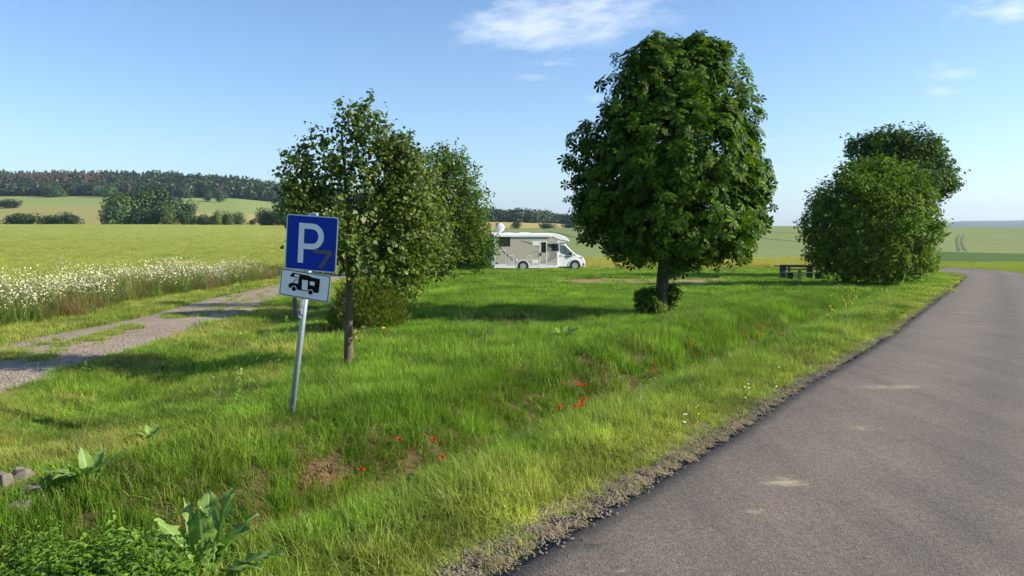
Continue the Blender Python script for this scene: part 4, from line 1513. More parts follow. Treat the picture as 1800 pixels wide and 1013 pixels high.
# chestnut
cb = G(1160, 557)
CY = cb.y
kk = CY / 1300
cl_px = [(1185, 150, 92, 88), (1120, 170, 60, 76, -.3), (1250, 163, 66, 78, .2), (1225, 105, 48, 42, .3), (1135, 112, 45, 42, -.5), (1262, 130, 26, 28, .2), (1185, 90, 50, 26, 0), (1335, 305, 26, 26, .1), (1338, 345, 24, 34, 0), (1020, 300, 26, 30, .1), (1022, 360, 26, 34, .2), (1225, 80, 34, 22, .1), (1160, 82, 34, 22, -.2),
         (1190, 270, 142, 105, .0, 2.3), (1190, 270, 120, 100, -1.1, 1.2), (1068, 255, 58, 48), (1030, 245, 36, 24, .3), (1080, 330, 70, 72, -.3), (1055, 345, 40, 50, -.2), (1200, 380, 135, 90, .0, 2.2), (1180, 350, 100, 90, -1.3, 1.0),
         (1295, 300, 50, 50, .2), (1305, 205, 36, 46, -.3), (1320, 320, 42, 34, -.3), (1285, 400, 56, 52, -.4), (1320, 385, 28, 40, .2), (1085, 400, 56, 50, .3), (1050, 410, 24, 24, .2), (1130, 435, 60, 34, -.5), (1205, 448, 66, 32, .3),
         (1280, 440, 46, 30, .3), (1195, 470, 34, 16, -.3), (1095, 440, 30, 22, .4), (1312, 430, 14, 30, 0)]
cl0_ = px_lobes(cl_px, CY, 1.0)
cl_ = [l for l in bumpy(cl0_, 90, .25, .55, 3, zmin=cb.z + 1.9) if l[2] + l[5] < P3(1190, 52, CY).z]
cro = crown_of(cl_, 5600, ROSE, .172, 21, zcap=P3(1190, 62, CY).z, up=.55, shell=.5, rag=.2, thin=(1.6, -.8), out=1.0, jit=.42, svar=(.65, 1.3), inner=.2)
# long shoots sticking out of the outline
r_ = np.random.default_rng(5)
P_, d_, q_ = lobe_points(cl_, 420, r_, .95, seed=21, rag=.10)
m = P_[:, 2] < P3(1190, 72, CY).z
P_, d_ = P_[m], d_[m]
N_ = d_ * 1.0 + np.array([0, 0, .5]) + r_.normal(0, .3, d_.shape)
U_, V_, N_ = basis(N_, r_)
cro2 = stamp(ROSE[0], ROSE[1], P_ + d_ * r_.uniform(.0, .14, (len(P_), 1)), U_, V_, N_, .16 * r_.uniform(.7, 1.25, len(P_)))
tv = trunk_mesh((cb.x, cb.y, cb.z - .1), [P3(1160, 490, CY), P3(1163, 440, CY), P3(1180, 330, CY), P3(1185, 200, CY)], .145, .05, cl0_, 22)
chest = add_tree('chestnut_tree', cb, 'large dark green chestnut tree with hand-shaped leaves standing in the middle of the lawn', 'tree', cl_, M['chestnut'], M['bark_dark'], [cro, cro2], tv)
sh = px_lobes([(1140, 526, 28, 22, -.1), (1180, 518, 15, 22, .1), (1150, 545, 30, 12, -.2), (1183, 510, 8, 8, 0)], CY, 1.0)
V_s, F_s = crown_of(sh, 190, ROSE, .15, 31, up=.6, shell=.4, jit=.4)
link('basal_shoots', np_mesh('basal_shoots', rel(V_s, cb), F_s), chest, M['chestnut'])['label'] = 'leafy shoots sprouting round the foot of the trunk'

# young linden beside the sign
tb = G(612, 645)
TY = tb.y
tl_px = [(580, 192, 10, 16), (606, 208, 18, 20), (642, 205, 26, 16), (630, 225, 36, 26), (590, 225, 18, 14), (700, 262, 30, 22), (628, 260, 62, 44, 0, .55), (575, 285, 52, 40, .1), (535, 310, 32, 40, -.1), (545, 350, 40, 42), (650, 300, 78, 55, 0, .7), (700, 285, 40, 42, .2),
         (728, 300, 28, 30, .1), (650, 370, 95, 60, 0, .75), (575, 380, 60, 48, .1), (715, 360, 48, 50, .1), (610, 430, 60, 42, -.1), (680, 440, 66, 48, .1), (740, 410, 34, 40, .2), (700, 462, 30, 22, .1), (640, 452, 32, 20, .3), (760, 440, 22, 22, .2), (722, 470, 26, 34, .2), (716, 500, 14, 22, .1)]
tlb = px_lobes(tl_px, TY, 1.7)
lin = clustered(bumpy(tlb, 40, .3, .7, 44), 2150, 9, .19, LEAF_ROUND, .056, 41, shell=.35, rag=.3, thin=(2.6, -.26), droop=.25, inner=.25)
# sprays leaving the outline
r_ = np.random.default_rng(6)
Pc, dc, qc = lobe_points(tlb, 150, r_, 1.0, seed=41, rag=.2)
Pl, dl_ = [], []
for p, d in zip(Pc, dc):
    k = r_.integers(4, 10); L = r_.uniform(.08, .26)
    dr = d + np.array([0, 0, .3]) ; dr /= np.linalg.norm(dr)
    t = np.linspace(.1, 1, k)
    Pl.append(p + dr * (t * L)[:, None] + r_.normal(0, .02, (k, 3))); dl_.append(np.tile(d, (k, 1)))
Pl = np.concatenate(Pl); dl_ = np.concatenate(dl_)
N_ = dl_ * .6 + np.array([0, 0, .4]) + r_.normal(0, .6, dl_.shape)
U_, V_, N_ = basis(N_, r_)
lin2 = stamp(LEAF_ROUND[0], [LEAF_ROUND[1][1]], Pl, U_, V_, N_, .062 * r_.uniform(.6, 1.2, len(Pl)))
tv = trunk_mesh((tb.x, tb.y, tb.z - .08), [P3(612, 600, TY), P3(619, 540, TY), P3(617, 505, TY), P3(626, 450, TY), P3(634, 380, TY), P3(625, 300, TY), P3(600, 230, TY)], .062, .014, [l for l in tlb if l[3] > .27], 42, flare=1.2, split=.4)
linden = add_tree('linden_tree', tb, 'young tree with a slender bent trunk and round leaves beside the blue parking sign', 'tree', tlb, M['linden'], M['bark'], [lin, lin2], tv)
# ivy-like shoots on the trunk
Vs_, Fs_ = crown_of(px_lobes([(600, 548, 12, 26), (626, 590, 8, 14), (622, 635, 14, 10), (612, 520, 12, 10)], TY), 60, LEAF_ROUND, .055, 43, jit=.7, hang=True, droop=.4)
link('shoots', np_mesh('shoots', rel(Vs_, tb), Fs_), linden, leaf_mat('shoot_leaf', (0.09, 0.10, 0.02), (0.20, 0.17, 0.03), (0.30, 0.16, 0.04), trans=.35))

# second and third trees in the row, behind the first
t2 = base_pt(704, 539); t2 = Vector((t2[0], t2[1], Hs(*t2)))
lb2 = px_lobes([(735, 300, 36, 34), (750, 350, 44, 50), (725, 400, 55, 50), (765, 415, 34, 50), (715, 460, 44, 34), (770, 470, 20, 22), (700, 330, 30, 40)], t2.y, 1.1)
tv = trunk_mesh((t2.x, t2.y, t2.z - .1), [P3(706, 500, t2.y), P3(715, 440, t2.y), P3(735, 360, t2.y)], .10, .03, lb2, 52)
add_tree('linden_tree', t2, 'second young round-leaved tree, standing just behind the low brownish bush', 'tree', lb2, M['linden'], M['bark_dark'],
         [clustered(bumpy(lb2, 20, .4, .7, 45), 950, 9, .25, LEAF_ROUND, .075, 51, shell=.3, rag=.22, thin=(2.0, -.5), droop=.25)], tv)
t3 = base_pt(757, 485); t3 = Vector((t3[0], t3[1], Hs(*t3)))
lb3 = px_lobes([(778, 290, 26, 24), (790, 320, 44, 40), (800, 360, 52, 48), (815, 380, 40, 55), (775, 400, 60, 50), (825, 420, 32, 40), (790, 440, 55, 32), (840, 440, 20, 30)], t3.y, .9)
tv = trunk_mesh((t3.x, t3.y, t3.z - .1), [P3(760, 450, t3.y), P3(785, 380, t3.y), P3(785, 310, t3.y)], .17, .05, lb3, 62)
add_tree('ash_tree', t3, 'tall dense tree with a pointed crown left of the motorhome', 'tree', lb3, M['ash'], M['bark_dark'],
         [clustered(bumpy(lb3, 26, .4, .8, 7), 2000, 8, .5, LEAF_SMALL, .19, 61, up=.6, shell=.45, rag=.22, thin=(.9, -.6))], tv)
# shrub at the tail of the motorhome
sb = base_pt(812, 473.5); sb = Vector((sb[0], sb[1], Hs(*sb)))
lb = px_lobes([(795, 445, 36, 30), (830, 440, 26, 34), (850, 458, 16, 16), (800, 462, 44, 13), (838, 405, 14, 26)], sb.y, 1)
add_tree('shrub', sb, 'dark leafy shrub growing behind the rear end of the motorhome', 'shrub', lb, M['ash'], None,
         [crown_of(lb, 3200, LEAF_SMALL, .22, 65, up=.5, shell=.45, rag=.25, jit=.6)])

# low brownish bush behind the young tree
hb = base_pt(648, 582); hb = Vector((hb[0], hb[1], Hs(*hb)))
hl = px_lobes([(648, 540, 64, 40, 0, .75), (630, 520, 40, 30, .1), (675, 525, 36, 30, .1), (650, 560, 68, 22, 0, .8), (600, 560, 26, 18, 0), (655, 508, 32, 20, .1)], hb.y, 1)
r_ = np.random.default_rng(70)
P_, d_, q_ = lobe_points(hl, 15000, r_, .5, seed=70, rag=.14)
ax = d_ * .9 + np.array([0, 0, .9]) + r_.normal(0, .35, d_.shape)
ax /= np.linalg.norm(ax, axis=1)[:, None]
V_ = np.cross(ax, r_.normal(size=ax.shape)); V_ /= np.linalg.norm(V_, axis=1)[:, None]
hv = stamp(np.array([(0, -.07, 0), (.5, -.11, 0), (1, 0, .03), (.5, .11, 0), (0, .07, 0)]), [np.array([(0, 1, 2, 3, 4)])], P_, ax, V_, np.cross(ax, V_), r_.uniform(.05, .105, len(P_)))
add_tree('low_bush', hb, 'low round bush with fine green and rusty twigs behind the slender trunk', 'bush', hl, M['heath'], None, [hv], part='foliage')
CUTM = simple('cut_wood', (0.50, 0.27, 0.14), .8)
for (px, row, rr) in [(636, 575, .022), (670, 577, .018)]:
    c = P3(px, row, hb.y - .78)
    cut = MB(); cut.cyl((c.x, c.y, c.z), (c.x + .02, c.y + .25, c.z - .03), rr, n=10)
    cut_o = cut.build('cut_stem', CUTM, bpy.data.objects.get('low_bush'))
    cut_o.matrix_parent_inverse = Matrix.Translation(-hb)

# big round bush and the tree behind it
bb = base_pt(1532, 502); bb = Vector((bb[0], bb[1], Hs(*bb)))
bl_px = [(1530, 400, 108, 92, 0, 2.4), (1530, 400, 104, 84, -.2, 2.3), (1500, 380, 70, 60, -1.0, 1.2), (1550, 370, 60, 50, -.8, 1.2), (1470, 350, 42, 40, .2), (1525, 320, 50, 44, 0), (1500, 310, 32, 32, .2), (1590, 345, 46, 44, .2), (1600, 312, 22, 22, 0), (1555, 305, 28, 26, 0), (1450, 400, 36, 50), (1610, 400, 38, 60), (1455, 440, 34, 42), (1530, 450, 95, 48, -.4, 2.0), (1605, 455, 38, 34), (1480, 470, 46, 26), (1575, 478, 52, 22, -.3), (1438, 385, 22, 26), (1634, 462, 12, 16), (1545, 490, 40, 13, -.5)]
blb = px_lobes(bl_px, bb.y, 1.0)
add_tree('round_bush', bb, 'large round maple bush with foliage down to the ground beside the road', 'bush', blb, M['maple_light'], None,
         [clustered(bumpy(blb, 60, .3, .6, 8, zmin=bb.z + .5), 4800, 8, .27, LEAF_MAPLE, .14, 81, up=.8, shell=.6, rag=.14, inner=.12, lj=.5)], part='foliage')
mb_ = Vector((uu(1590, 480) * 43, 43, 0)); mb_.z = Hs(mb_.x, mb_.y)
ml = px_lobes([(1560, 275, 48, 36), (1600, 275, 50, 40), (1640, 300, 34, 36), (1520, 265, 28, 24), (1595, 320, 70, 40, 0, 2.6), (1650, 330, 22, 20), (1560, 255, 34, 22), (1625, 260, 24, 20), (1658, 300, 16, 16), (1500, 258, 12, 12), (1580, 370, 60, 30)], mb_.y, 1)
tv = trunk_mesh((mb_.x, mb_.y, mb_.z - .1), [P3(1590, 430, mb_.y), P3(1588, 360, mb_.y), P3(1590, 290, mb_.y)], .2, .07, ml, 92)
add_tree('maple_tree', mb_, 'dark green tree whose crown rises behind the large round bush', 'tree', ml, M['maple_dark'], M['bark_dark'],
         [clustered(bumpy(ml, 36, .3, .6, 9), 2500, 8, .42, LEAF_MAPLE, .19, 91, up=.7, shell=.5, rag=.24, inner=.15, lj=.5)], tv)

# ------------------------------------------------------------------ parking sign
sg = G(508, 730)
SD = sg.y
K = SD / 1300
roll = R(7.3)
root = empty('parking_sign', sg, (R(-1.0), 0, R(0)), 'leaning grey post with a blue P sign and a white camper plate', 'traffic sign')
topz = (728 - 374) * K
topx = uu(553, 374) * SD - sg.x
topz = CAM_H + slope(374) * SD - sg.z
pole = MB()
pole.cyl((-.01, 0, -.25), (topx, 0, topz), .030, n=20)
po = pole.build('pole', M['galv'], root, smooth=False)
for p in po.data.polygons: p.use_smooth = len(p.vertices) == 4
ax_ = Vector((topx + .01, 0, topz + .25)).normalized()


def on_pole(row):
    t = (728 - row) / (728 - 374)
    return Vector((-.01 * (1 - t) + topx * t, 0, topz * t))


st = MB()
a, b = on_pole(556), on_pole(524)
st.cyl(a, b, .0312, n=20, cap=False)
sto = st.build('sticker_band', M['sticker'], po)
c = on_pole(536)
cr = MB()
cr.ring([(c.x + .016 * math.cos(t), c.z + .016 * math.sin(t)) for t in np.linspace(0, 2 * math.pi, 17)[:-1]], [(c.x + .010 * math.cos(t), c.z + .010 * math.sin(t)) for t in np.linspace(0, 2 * math.pi, 17)[:-1]], -.0335, -.0318)
cr.build('sticker_ring', M['sticker_orange'], po)
bk = MB()
c = on_pole(549)
bk.prism([(c.x - .022, c.z + .03), (c.x - .012, c.z + .034), (c.x - .002, c.z + .002), (c.x + .022, c.z - .018), (c.x + .018, c.z - .026), (c.x - .012, c.z - .004)], -.034, -.0318)
bk.build('black_mark', M['sign_black'], po)


def plate_frame(c_px, w_px, h_px, rl, yaw, y_off, pitch=0):
    cx = uu(*c_px) * SD - sg.x
    cz = CAM_H + slope(c_px[1]) * SD - sg.z
    Mx = Matrix.Translation((cx, y_off, cz)) @ Euler((pitch, 0, yaw)).to_matrix().to_4x4() @ Matrix.Rotation(rl, 4, 'Y')
    return Mx, w_px * K, h_px * K


ZF = 5.0643   # zoom factor of the crop in which the plates were measured


def loc_pts(pts, centre, ang):
    """measured points (x right, y down, in crop pixels) -> plate-local metres"""
    out = []
    for (x, y) in pts:
        dx, dy = (x - centre[0]) / ZF, -(y - centre[1]) / ZF
        ca, sa = math.cos(ang), math.sin(ang)
        out.append(((dx * ca - dy * sa) * K, (dx * sa + dy * ca) * K))
    return out


YAW = R(-14)
# blue panel
c1 = ((150 + 600 + 100 + 545) / 4, (85 + 115 + 565 + 612) / 4)
Mx1, w1, h1 = plate_frame((479 + c1[0] / ZF, 360 + c1[1] / ZF), 456 / ZF / math.cos(YAW) * 1.07, 492 / ZF, R(4.2), YAW, -.045)
o1 = MB(); o1.prism(rrect(-w1 / 2, w1 / 2, -h1 / 2, h1 / 2, .028), -.001, .0015)
pan = o1.build('sign_panel', M['sign_edge'], root); pan.matrix_local = Mx1
o2 = MB(); o2.prism(rrect(-w1 / 2 + .012, w1 / 2 - .012, -h1 / 2 + .012, h1 / 2 - .012, .02), -.0035, -.0012)
o2.build('blue_face', M['sign_blue'], pan)
a1 = R(5.4)
SX = 1.07 / math.cos(YAW)


def lp1(pts): return [(x * SX, z) for x, z in loc_pts(pts, c1, a1)]


# letter P
bl0 = lp1([(215, 512), (262, 513), (248, 160), (465, 270)])
xs0 = -.5 * w1 + .252 * w1; st_w = .105 * w1
zt, zb = h1 / 2 - .145 * h1, -h1 / 2 + .135 * h1
zbo = zt - .465 * h1
rb = (zt - zbo) / 2
xc = xs0 + .49 * w1 - rb
zc = (zt + zbo) / 2


def arc(cx, cz, r_x, r_z, n=16):
    return [(cx + r_x * math.cos(t), cz + r_z * math.sin(t)) for t in np.linspace(math.pi / 2, -math.pi / 2, n)]


outer = [(xs0 + st_w, zt)] + arc(xc, zc, rb, rb) + [(xs0 + st_w, zbo)]
inner = [(xs0 + st_w, zt - .1 * h1)] + arc(xc, zc, rb - st_w, rb - .1 * h1) + [(xs0 + st_w, zbo + .1 * h1)]
pm = MB()
n = len(outer)
pm.box(xs0, xs0 + st_w, -.0052, -.0037, zb, zt)
vs = [(p[0], -.0052, p[1]) for p in outer] + [(p[0], -.0052, p[1]) for p in inner] + [(p[0], -.0037, p[1]) for p in outer] + [(p[0], -.0037, p[1]) for p in inner]
fs = []
for i in range(n - 1):
    fs += [(i, i + n, i + 1 + n, i + 1), (i, i + 1, i + 1 + 2 * n, i + 2 * n), (i + n, i + 3 * n, i + 1 + 3 * n, i + 1 + n)]
pm.add(vs, fs)
pm.build('letter_p', M['sign_white'], pan)
seven = MB()
for pts in ([(360, 414), (386, 399), (532, 417), (527, 446), (400, 434), (362, 426)], [(492, 443), (527, 447), (434, 569), (402, 560)]):
    q_ = lp1(pts)
    seven.prism(q_, -.0072 - (.0006 if len(pts) == 4 else 0), -.0055)
seven.build('tape_seven', M['tape'], pan)
cp = MB()
for (px, row, w_) in ((338, 102, .016), (400, 100, .026)):
    q_ = lp1([(px, row)])[0]
    cp.box(q_[0] - w_ / 2, q_[0] + w_ / 2, -.014, -.0045, q_[1] - .006, q_[1] + .008)
q_ = lp1([(372, 90)])[0]
cp.box(q_[0] - .05, q_[0] + .05, .002, .03, q_[1] - .012, q_[1] + .012)
cp.build('clamp', M['galv'], pan, bevel=.002)
bo = MB()
for pt in ((320, 585),):
    q_ = lp1([pt])[0]
    bo.cyl((q_[0], -.009, q_[1]), (q_[0], -.0037, q_[1]), .007, n=8)
bo.build('bolt', M['dark_plastic'], pan)
# camper plate
c2 = ((95 + 542 + 57 + 490) / 4, (575 + 620 + 788 + 882) / 4)
Mx2, w2, h2 = plate_frame((478.5 + c2[0] / ZF, 360 + c2[1] / ZF), 448 / ZF / math.cos(YAW) * 1.07, 246 / ZF, R(7.8), YAW, -.047)
o1 = MB(); o1.prism(rrect(-w2 / 2, w2 / 2, -h2 / 2, h2 / 2, .028), -.001, .0015)
pl2 = o1.build('camper_plate', M['sign_edge'], root); pl2.matrix_local = Mx2
e = .009
o2 = MB(); o2.prism(rrect(-w2 / 2 + e, w2 / 2 - e, -h2 / 2 + e, h2 / 2 - e, .022), -.0032, -.0012)
o2.build('black_border', M['sign_black'], pl2)
e = .0165
o2 = MB(); o2.prism(rrect(-w2 / 2 + e, w2 / 2 - e, -h2 / 2 + e, h2 / 2 - e, .016), -.0052, -.0034)
o2.build('white_face', M['sign_white'], pl2)
a2 = R(8.6)


def lp2(pts): return [(x * SX, z) for x, z in loc_pts(pts, c2, a2)]


cm = MB()
cm.prism(lp2([(172, 628), (196, 604), (340, 630), (366, 645), (437, 660), (420, 782), (392, 783), (230, 757), (152, 737), (152, 712), (164, 700), (188, 695), (215, 664), (247, 667), (248, 652), (172, 640)]), -.0070, -.0054)
pic = cm.build('camper_symbol', M['sign_black'], pl2)
wn = MB()
for pts in ([(212, 617), (254, 624), (252, 645), (210, 638)], [(197, 697), (220, 670), (243, 672), (240, 702)], [(278, 667), (328, 673), (320, 764), (270, 754)], [(347, 680), (390, 686), (385, 720), (343, 713)]):
    wn.prism(lp2(pts), -.0084, -.0072)
for (px, row) in ((200, 749), (347, 778)):
    q_ = lp2([(px, row)])[0]
    wn.cyl((q_[0], -.0084, q_[1]), (q_[0], -.0072, q_[1]), 27 / ZF * K, n=24)
wn.build('symbol_windows', M['sign_white'], pic)
for (px, row) in ((200, 749), (347, 778)):
    q_ = lp2([(px, row)])[0]
    wh = MB(); wh.cyl((q_[0], -.0098, q_[1]), (q_[0], -.0086, q_[1]), 21 / ZF * K, n=24)
    wh.build('symbol_wheel', M['sign_black'], pic)

# grey post by the track
gp = base_pt(519, 555)
gpz = Hs(*gp)
p_ = MB(); p_.box(-.045, .045, -.045, .045, -.2, .72)
p_.box(-.035, .035, -.035, .035, .7202, .745)
o = p_.build('wooden_post', M['wood_grey'], None, bevel=.006)
o.location = (gp[0], gp[1], gpz)
tag(o, 'short square grey wooden post beside the gravel track, half hidden behind the sign', 'post')

# ------------------------------------------------------------------ picnic place
def wood_part(parent, name, boxes, mat, bevel=.008):
    b = MB()
    for q in boxes: b.box(*q)
    return b.build(name, mat, parent, bevel=bevel)


bp = base_pt(1412, 494)
bench = empty('park_bench', (bp[0], bp[1], Hs(*bp)), (0, 0, R(-6)), 'dark weathered bench with a slatted back on the lawn next to the round bush', 'bench')
wood_part(bench, 'seat', [(-1.15, 1.15, -.36, -.22, .40, .445), (-1.15, 1.15, -.20, -.06, .40, .445), (-1.15, 1.15, -.04, .08, .40, .445)], M['wood_green'])
wood_part(bench, 'backrest', [(-1.17, 1.17, .13, .165, .70, .81), (-1.17, 1.17, .12, .155, .54, .60)], M['wood_green'])
for sx in (-1, 1):
    wood_part(bench, 'leg', [(sx * .70 - .12, sx * .70 + .12, -.30, .05, -.1, .398), (sx * .70 - .04, sx * .70 + .04, .05, .118, -.1, .80)], M['concrete'], .01)
tp = (bp[0] + .2, bp[1] + 1.5)
table = empty('picnic_table', (tp[0], tp[1], Hs(*tp)), (0, 0, R(-6)), 'plank table standing behind the bench, half hidden by the round bush', 'table')
wood_part(table, 'tabletop', [(-1.1, 1.1, -.38 + .16 * k, -.24 + .16 * k, .70, .745) for k in range(5)], M['wood_green'])
for sx in (-1, 1):
    wood_part(table, 'leg', [(sx * .7 - .08, sx * .7 + .08, -.3, .34, -.1, .698)], M['concrete'], .01)
pp_ = base_pt(1405, 496)
post2 = empty('wooden_post', (pp_[0], pp_[1], Hs(*pp_)), (0, 0, 0), 'dark post with a small crossboard standing in front of the bench', 'post')
wood_part(post2, 'post', [(-.065, .065, -.065, .065, -.15, .62)], M['wood_grey'])
wood_part(post2, 'crossboard', [(-.40, .10, -.05, .07, .622, .66)], M['wood_grey'])

# ------------------------------------------------------------------ motorhome
VA = R(13)
vr = base_pt(868, 474.5)
vy = 54.5
vroot = empty('motorhome', (uu(867.5, 474) * vy, vy, Hs(uu(869, 474) * vy, vy)), (0, 0, VA), 'white and beige motorhome parked on the grass behind the lawn', 'motorhome')
kx = 8.18 * (1300 / vy) * math.cos(VA) * .995
kz = 8.18 * (1300 / vy)
GY = 868


def v(pts): return [((x - 252) / kx, (GY - y) / kz) for x, y in pts]


WID = 2.3
Y0 = 0.0       # near side plane


def vpart(name, pts, y0, y1, mat, parent=vroot, bevel=0):
    b = MB(); b.prism(v(pts), y0, y1)
    return b.build(name, mat, parent, bevel=bevel)


house = vpart('body', [(252, 800), (252, 345), (262, 333), (1080, 333), (1150, 340), (1205, 352), (1290, 383), (1340, 418), (1360, 446), (1356, 462), (1300, 470), (1205, 470), (1192, 500), (1192, 800)], Y0, WID, M['white_paint'], bevel=.05)
vpart('side_panel', [(272, 392), (1090, 392), (1182, 432), (1182, 778), (272, 778)], -.004, .02, M['beige'])
vpart('skirt', [(240, 828), (240, 785), (1192, 785), (1192, 838), (700, 838)], -.006, WID + .004, M['white_plastic'])
cab = vpart('cab', [(1188, 470), (1300, 488), (1400, 590), (1475, 648), (1550, 676), (1580, 700), (1600, 745), (1608, 790), (1600, 832), (1188, 832)], .10, WID - .10, M['white_paint'], bevel=.07)
vpart('cab_window', [(1214, 508), (1235, 504), (1290, 512), (1345, 560), (1392, 606), (1396, 655), (1320, 650), (1240, 632), (1222, 600)], .094, .12, M['cab_glass'])
vpart('windscreen', [(1312, 494), (1410, 592), (1474, 643), (1468, 652), (1404, 604), (1306, 508)], .22, WID - .22, M['cab_glass'])
vpart('window_pillar', [(1290, 516), (1300, 520), (1308, 645), (1296, 644)], .088, .1, M['dark_plastic'])
vpart('mirror', [(1392, 600), (1420, 610), (1424, 660), (1398, 655)], -.06, .08, M['white_paint'], bevel=.02)
vpart('mirror_gap', [(1410, 605), (1462, 655), (1440, 664), (1404, 655)], .09, .11, M['dark_plastic'])
vpart('door_strip', [(1255, 672), (1405, 676), (1395, 686), (1300, 684)], .092, .11, M['decal_grey'])
vpart('door_handle', [(1208, 658), (1248, 660), (1248, 670), (1208, 668)], .075, .11, M['dark_plastic'])
vpart('headlight', [(1520, 680), (1560, 686), (1552, 700), (1530, 696)], .088, WID - .088, M['decal_grey'])
vpart('fog_lamp', [(1562, 780), (1596, 782), (1592, 806), (1566, 806)], .085, .3, M['dark_plastic'])
aw = vpart('awning', [(296, 382), (296, 350), (310, 342), (1060, 348), (1098, 366), (1080, 386)], -.10, .02, M['white_plastic'], bevel=.02)
vpart('alcove_line', [(1095, 376), (1190, 420), (1345, 452), (1345, 461), (1188, 432), (1090, 388)], -.006, .012, M['decal_grey'])
w = vpart('window_frame', [(318, 386), (492, 386), (492, 522), (340, 522), (322, 450)], -.008, .01, M['dark_plastic'])
vpart('window', [(345, 396), (482, 396), (482, 512), (352, 512)], -.014, -.009, M['window'], w)
w = vpart('window_frame', [(1030, 484), (1196, 484), (1204, 600), (1030, 588)], -.008, .01, M['dark_plastic'])
vpart('window', [(1092, 492), (1168, 492), (1168, 580), (1092, 575)], -.014, -.009, M['window'], w)
vpart('window_reflection_panel', [(1034, 528), (1088, 548), (1086, 582), (1040, 566)], -.018, -.0145, M['decal_mid'])
d = MB(); d.ring(v([(914, 444), (1026, 444), (1026, 842), (914, 842)]), v([(926, 456), (1016, 456), (1016, 836), (926, 836)]), -.016, .01)
door = d.build('door', M['white_paint'], vroot)
vpart('door_panel', [(926, 456), (1016, 456), (1016, 782), (926, 782)], -.010, .012, M['beige'], door)
vpart('door_window', [(944, 464), (1010, 464), (1010, 612), (944, 612)], -.016, -.0105, M['window'], door)
vpart('door_handle', [(924, 614), (944, 616), (944, 660), (926, 664)], -.05, -.0105, M['dark_plastic'], door, bevel=.01)


def hatch(x0, y0, x1, y1, t=7):
    b = MB(); b.ring(v([(x0, y0), (x1, y0), (x1, y1), (x0, y1)]), v([(x0 + t, y0 + t), (x1 - t, y0 + t), (x1 - t, y1 - t), (x0 + t, y1 - t)]), -.012, .006)
    return b.build('service_hatch', M['white_plastic'], vroot)


h1_ = hatch(276, 574, 432, 782)
lk = MB(); lk.prism(v([(282, 612), (300, 612), (300, 634), (282, 634)]), -.03, -.005); lk.build('hatch_lock', M['dark_plastic'], h1_); lk = MB(); lk.prism(v([(288, 748), (310, 748), (310, 770), (288, 770)]), -.03, -.005)
lk.build('hatch_lock', M['dark_plastic'], h1_)
hatch(470, 646, 540, 766); hatch(738, 652, 808, 716)
vpart('fridge_vent', [(812, 448), (908, 448), (908, 510), (812, 510)], -.016, .006, M['white_plastic'])
vpart('fridge_vent', [(810, 716), (900, 716), (900, 770), (810, 770)], -.012, .006, M['white_plastic'])
vpart('water_inlet', [(570, 706), (598, 706), (598, 738), (570, 738)], -.02, .006, M['white_plastic'], bevel=.01)
# flowing graphic: rear curve and front swoosh
def swoosh(name, pts, mat, y=-.0085): return vpart(name, pts, y, .006, mat)
swoosh('graphic_stripe', [(306, 392), (330, 392), (330, 470), (350, 520), (400, 590), (470, 650), (530, 715), (528, 728), (455, 668), (372, 590), (325, 520), (304, 450)], M['decal_grey'], -.0065)
swoosh('graphic_stripe', [(630, 440), (700, 448), (812, 482), (812, 500), (730, 470)], M['decal_grey'])
swoosh('graphic_stripe', [(820, 508), (914, 508), (914, 548)], M['decal_mid'])
swoosh('graphic_stripe', [(1030, 560), (1110, 600), (1155, 640), (1140, 680), (1090, 705), (1030, 730), (1060, 690), (1072, 640), (1060, 600)], M['decal_mid'])
swoosh('graphic_stripe', [(1112, 600), (1156, 638), (1142, 682), (1092, 708), (1030, 732), (1030, 742), (1100, 716), (1152, 690), (1168, 640), (1130, 600)], M['decal_grey'], -.0078)
vpart('graphic_stripe', [(932, 756), (1014, 736), (1014, 744), (932, 762)], -.0125, -.0103, M['decal_grey'], door)
vpart('model_mark', [(826, 600), (890, 600), (890, 607), (826, 607)], -.007, .006, M['decal_grey'])
for (a, b) in ((436, 600), (760, 900), (1030, 1175)):
    vpart('skirt_line', [(a, 787), (b, 787), (b, 794), (a, 794)], -.010, .002, M['decal_grey'])
vpart('side_marker', [(782, 796), (800, 796), (800, 806), (782, 806)], -.014, -.005, M['orange'])
vpart('side_marker', [(1122, 798), (1140, 798), (1140, 808), (1122, 808)], -.014, -.005, M['orange'])
vpart('side_marker', [(250, 786), (270, 786), (270, 806), (250, 806)], -.014, -.005, M['orange'])
vpart('rear_bumper', [(232, 826), (232, 724), (254, 724), (254, 826)], .02, WID - .02, M['white_plastic'], bevel=.02)
vpart('tail_lamp', [(229, 770), (229, 728), (240, 728), (240, 770)], .05, .18, M['red'])
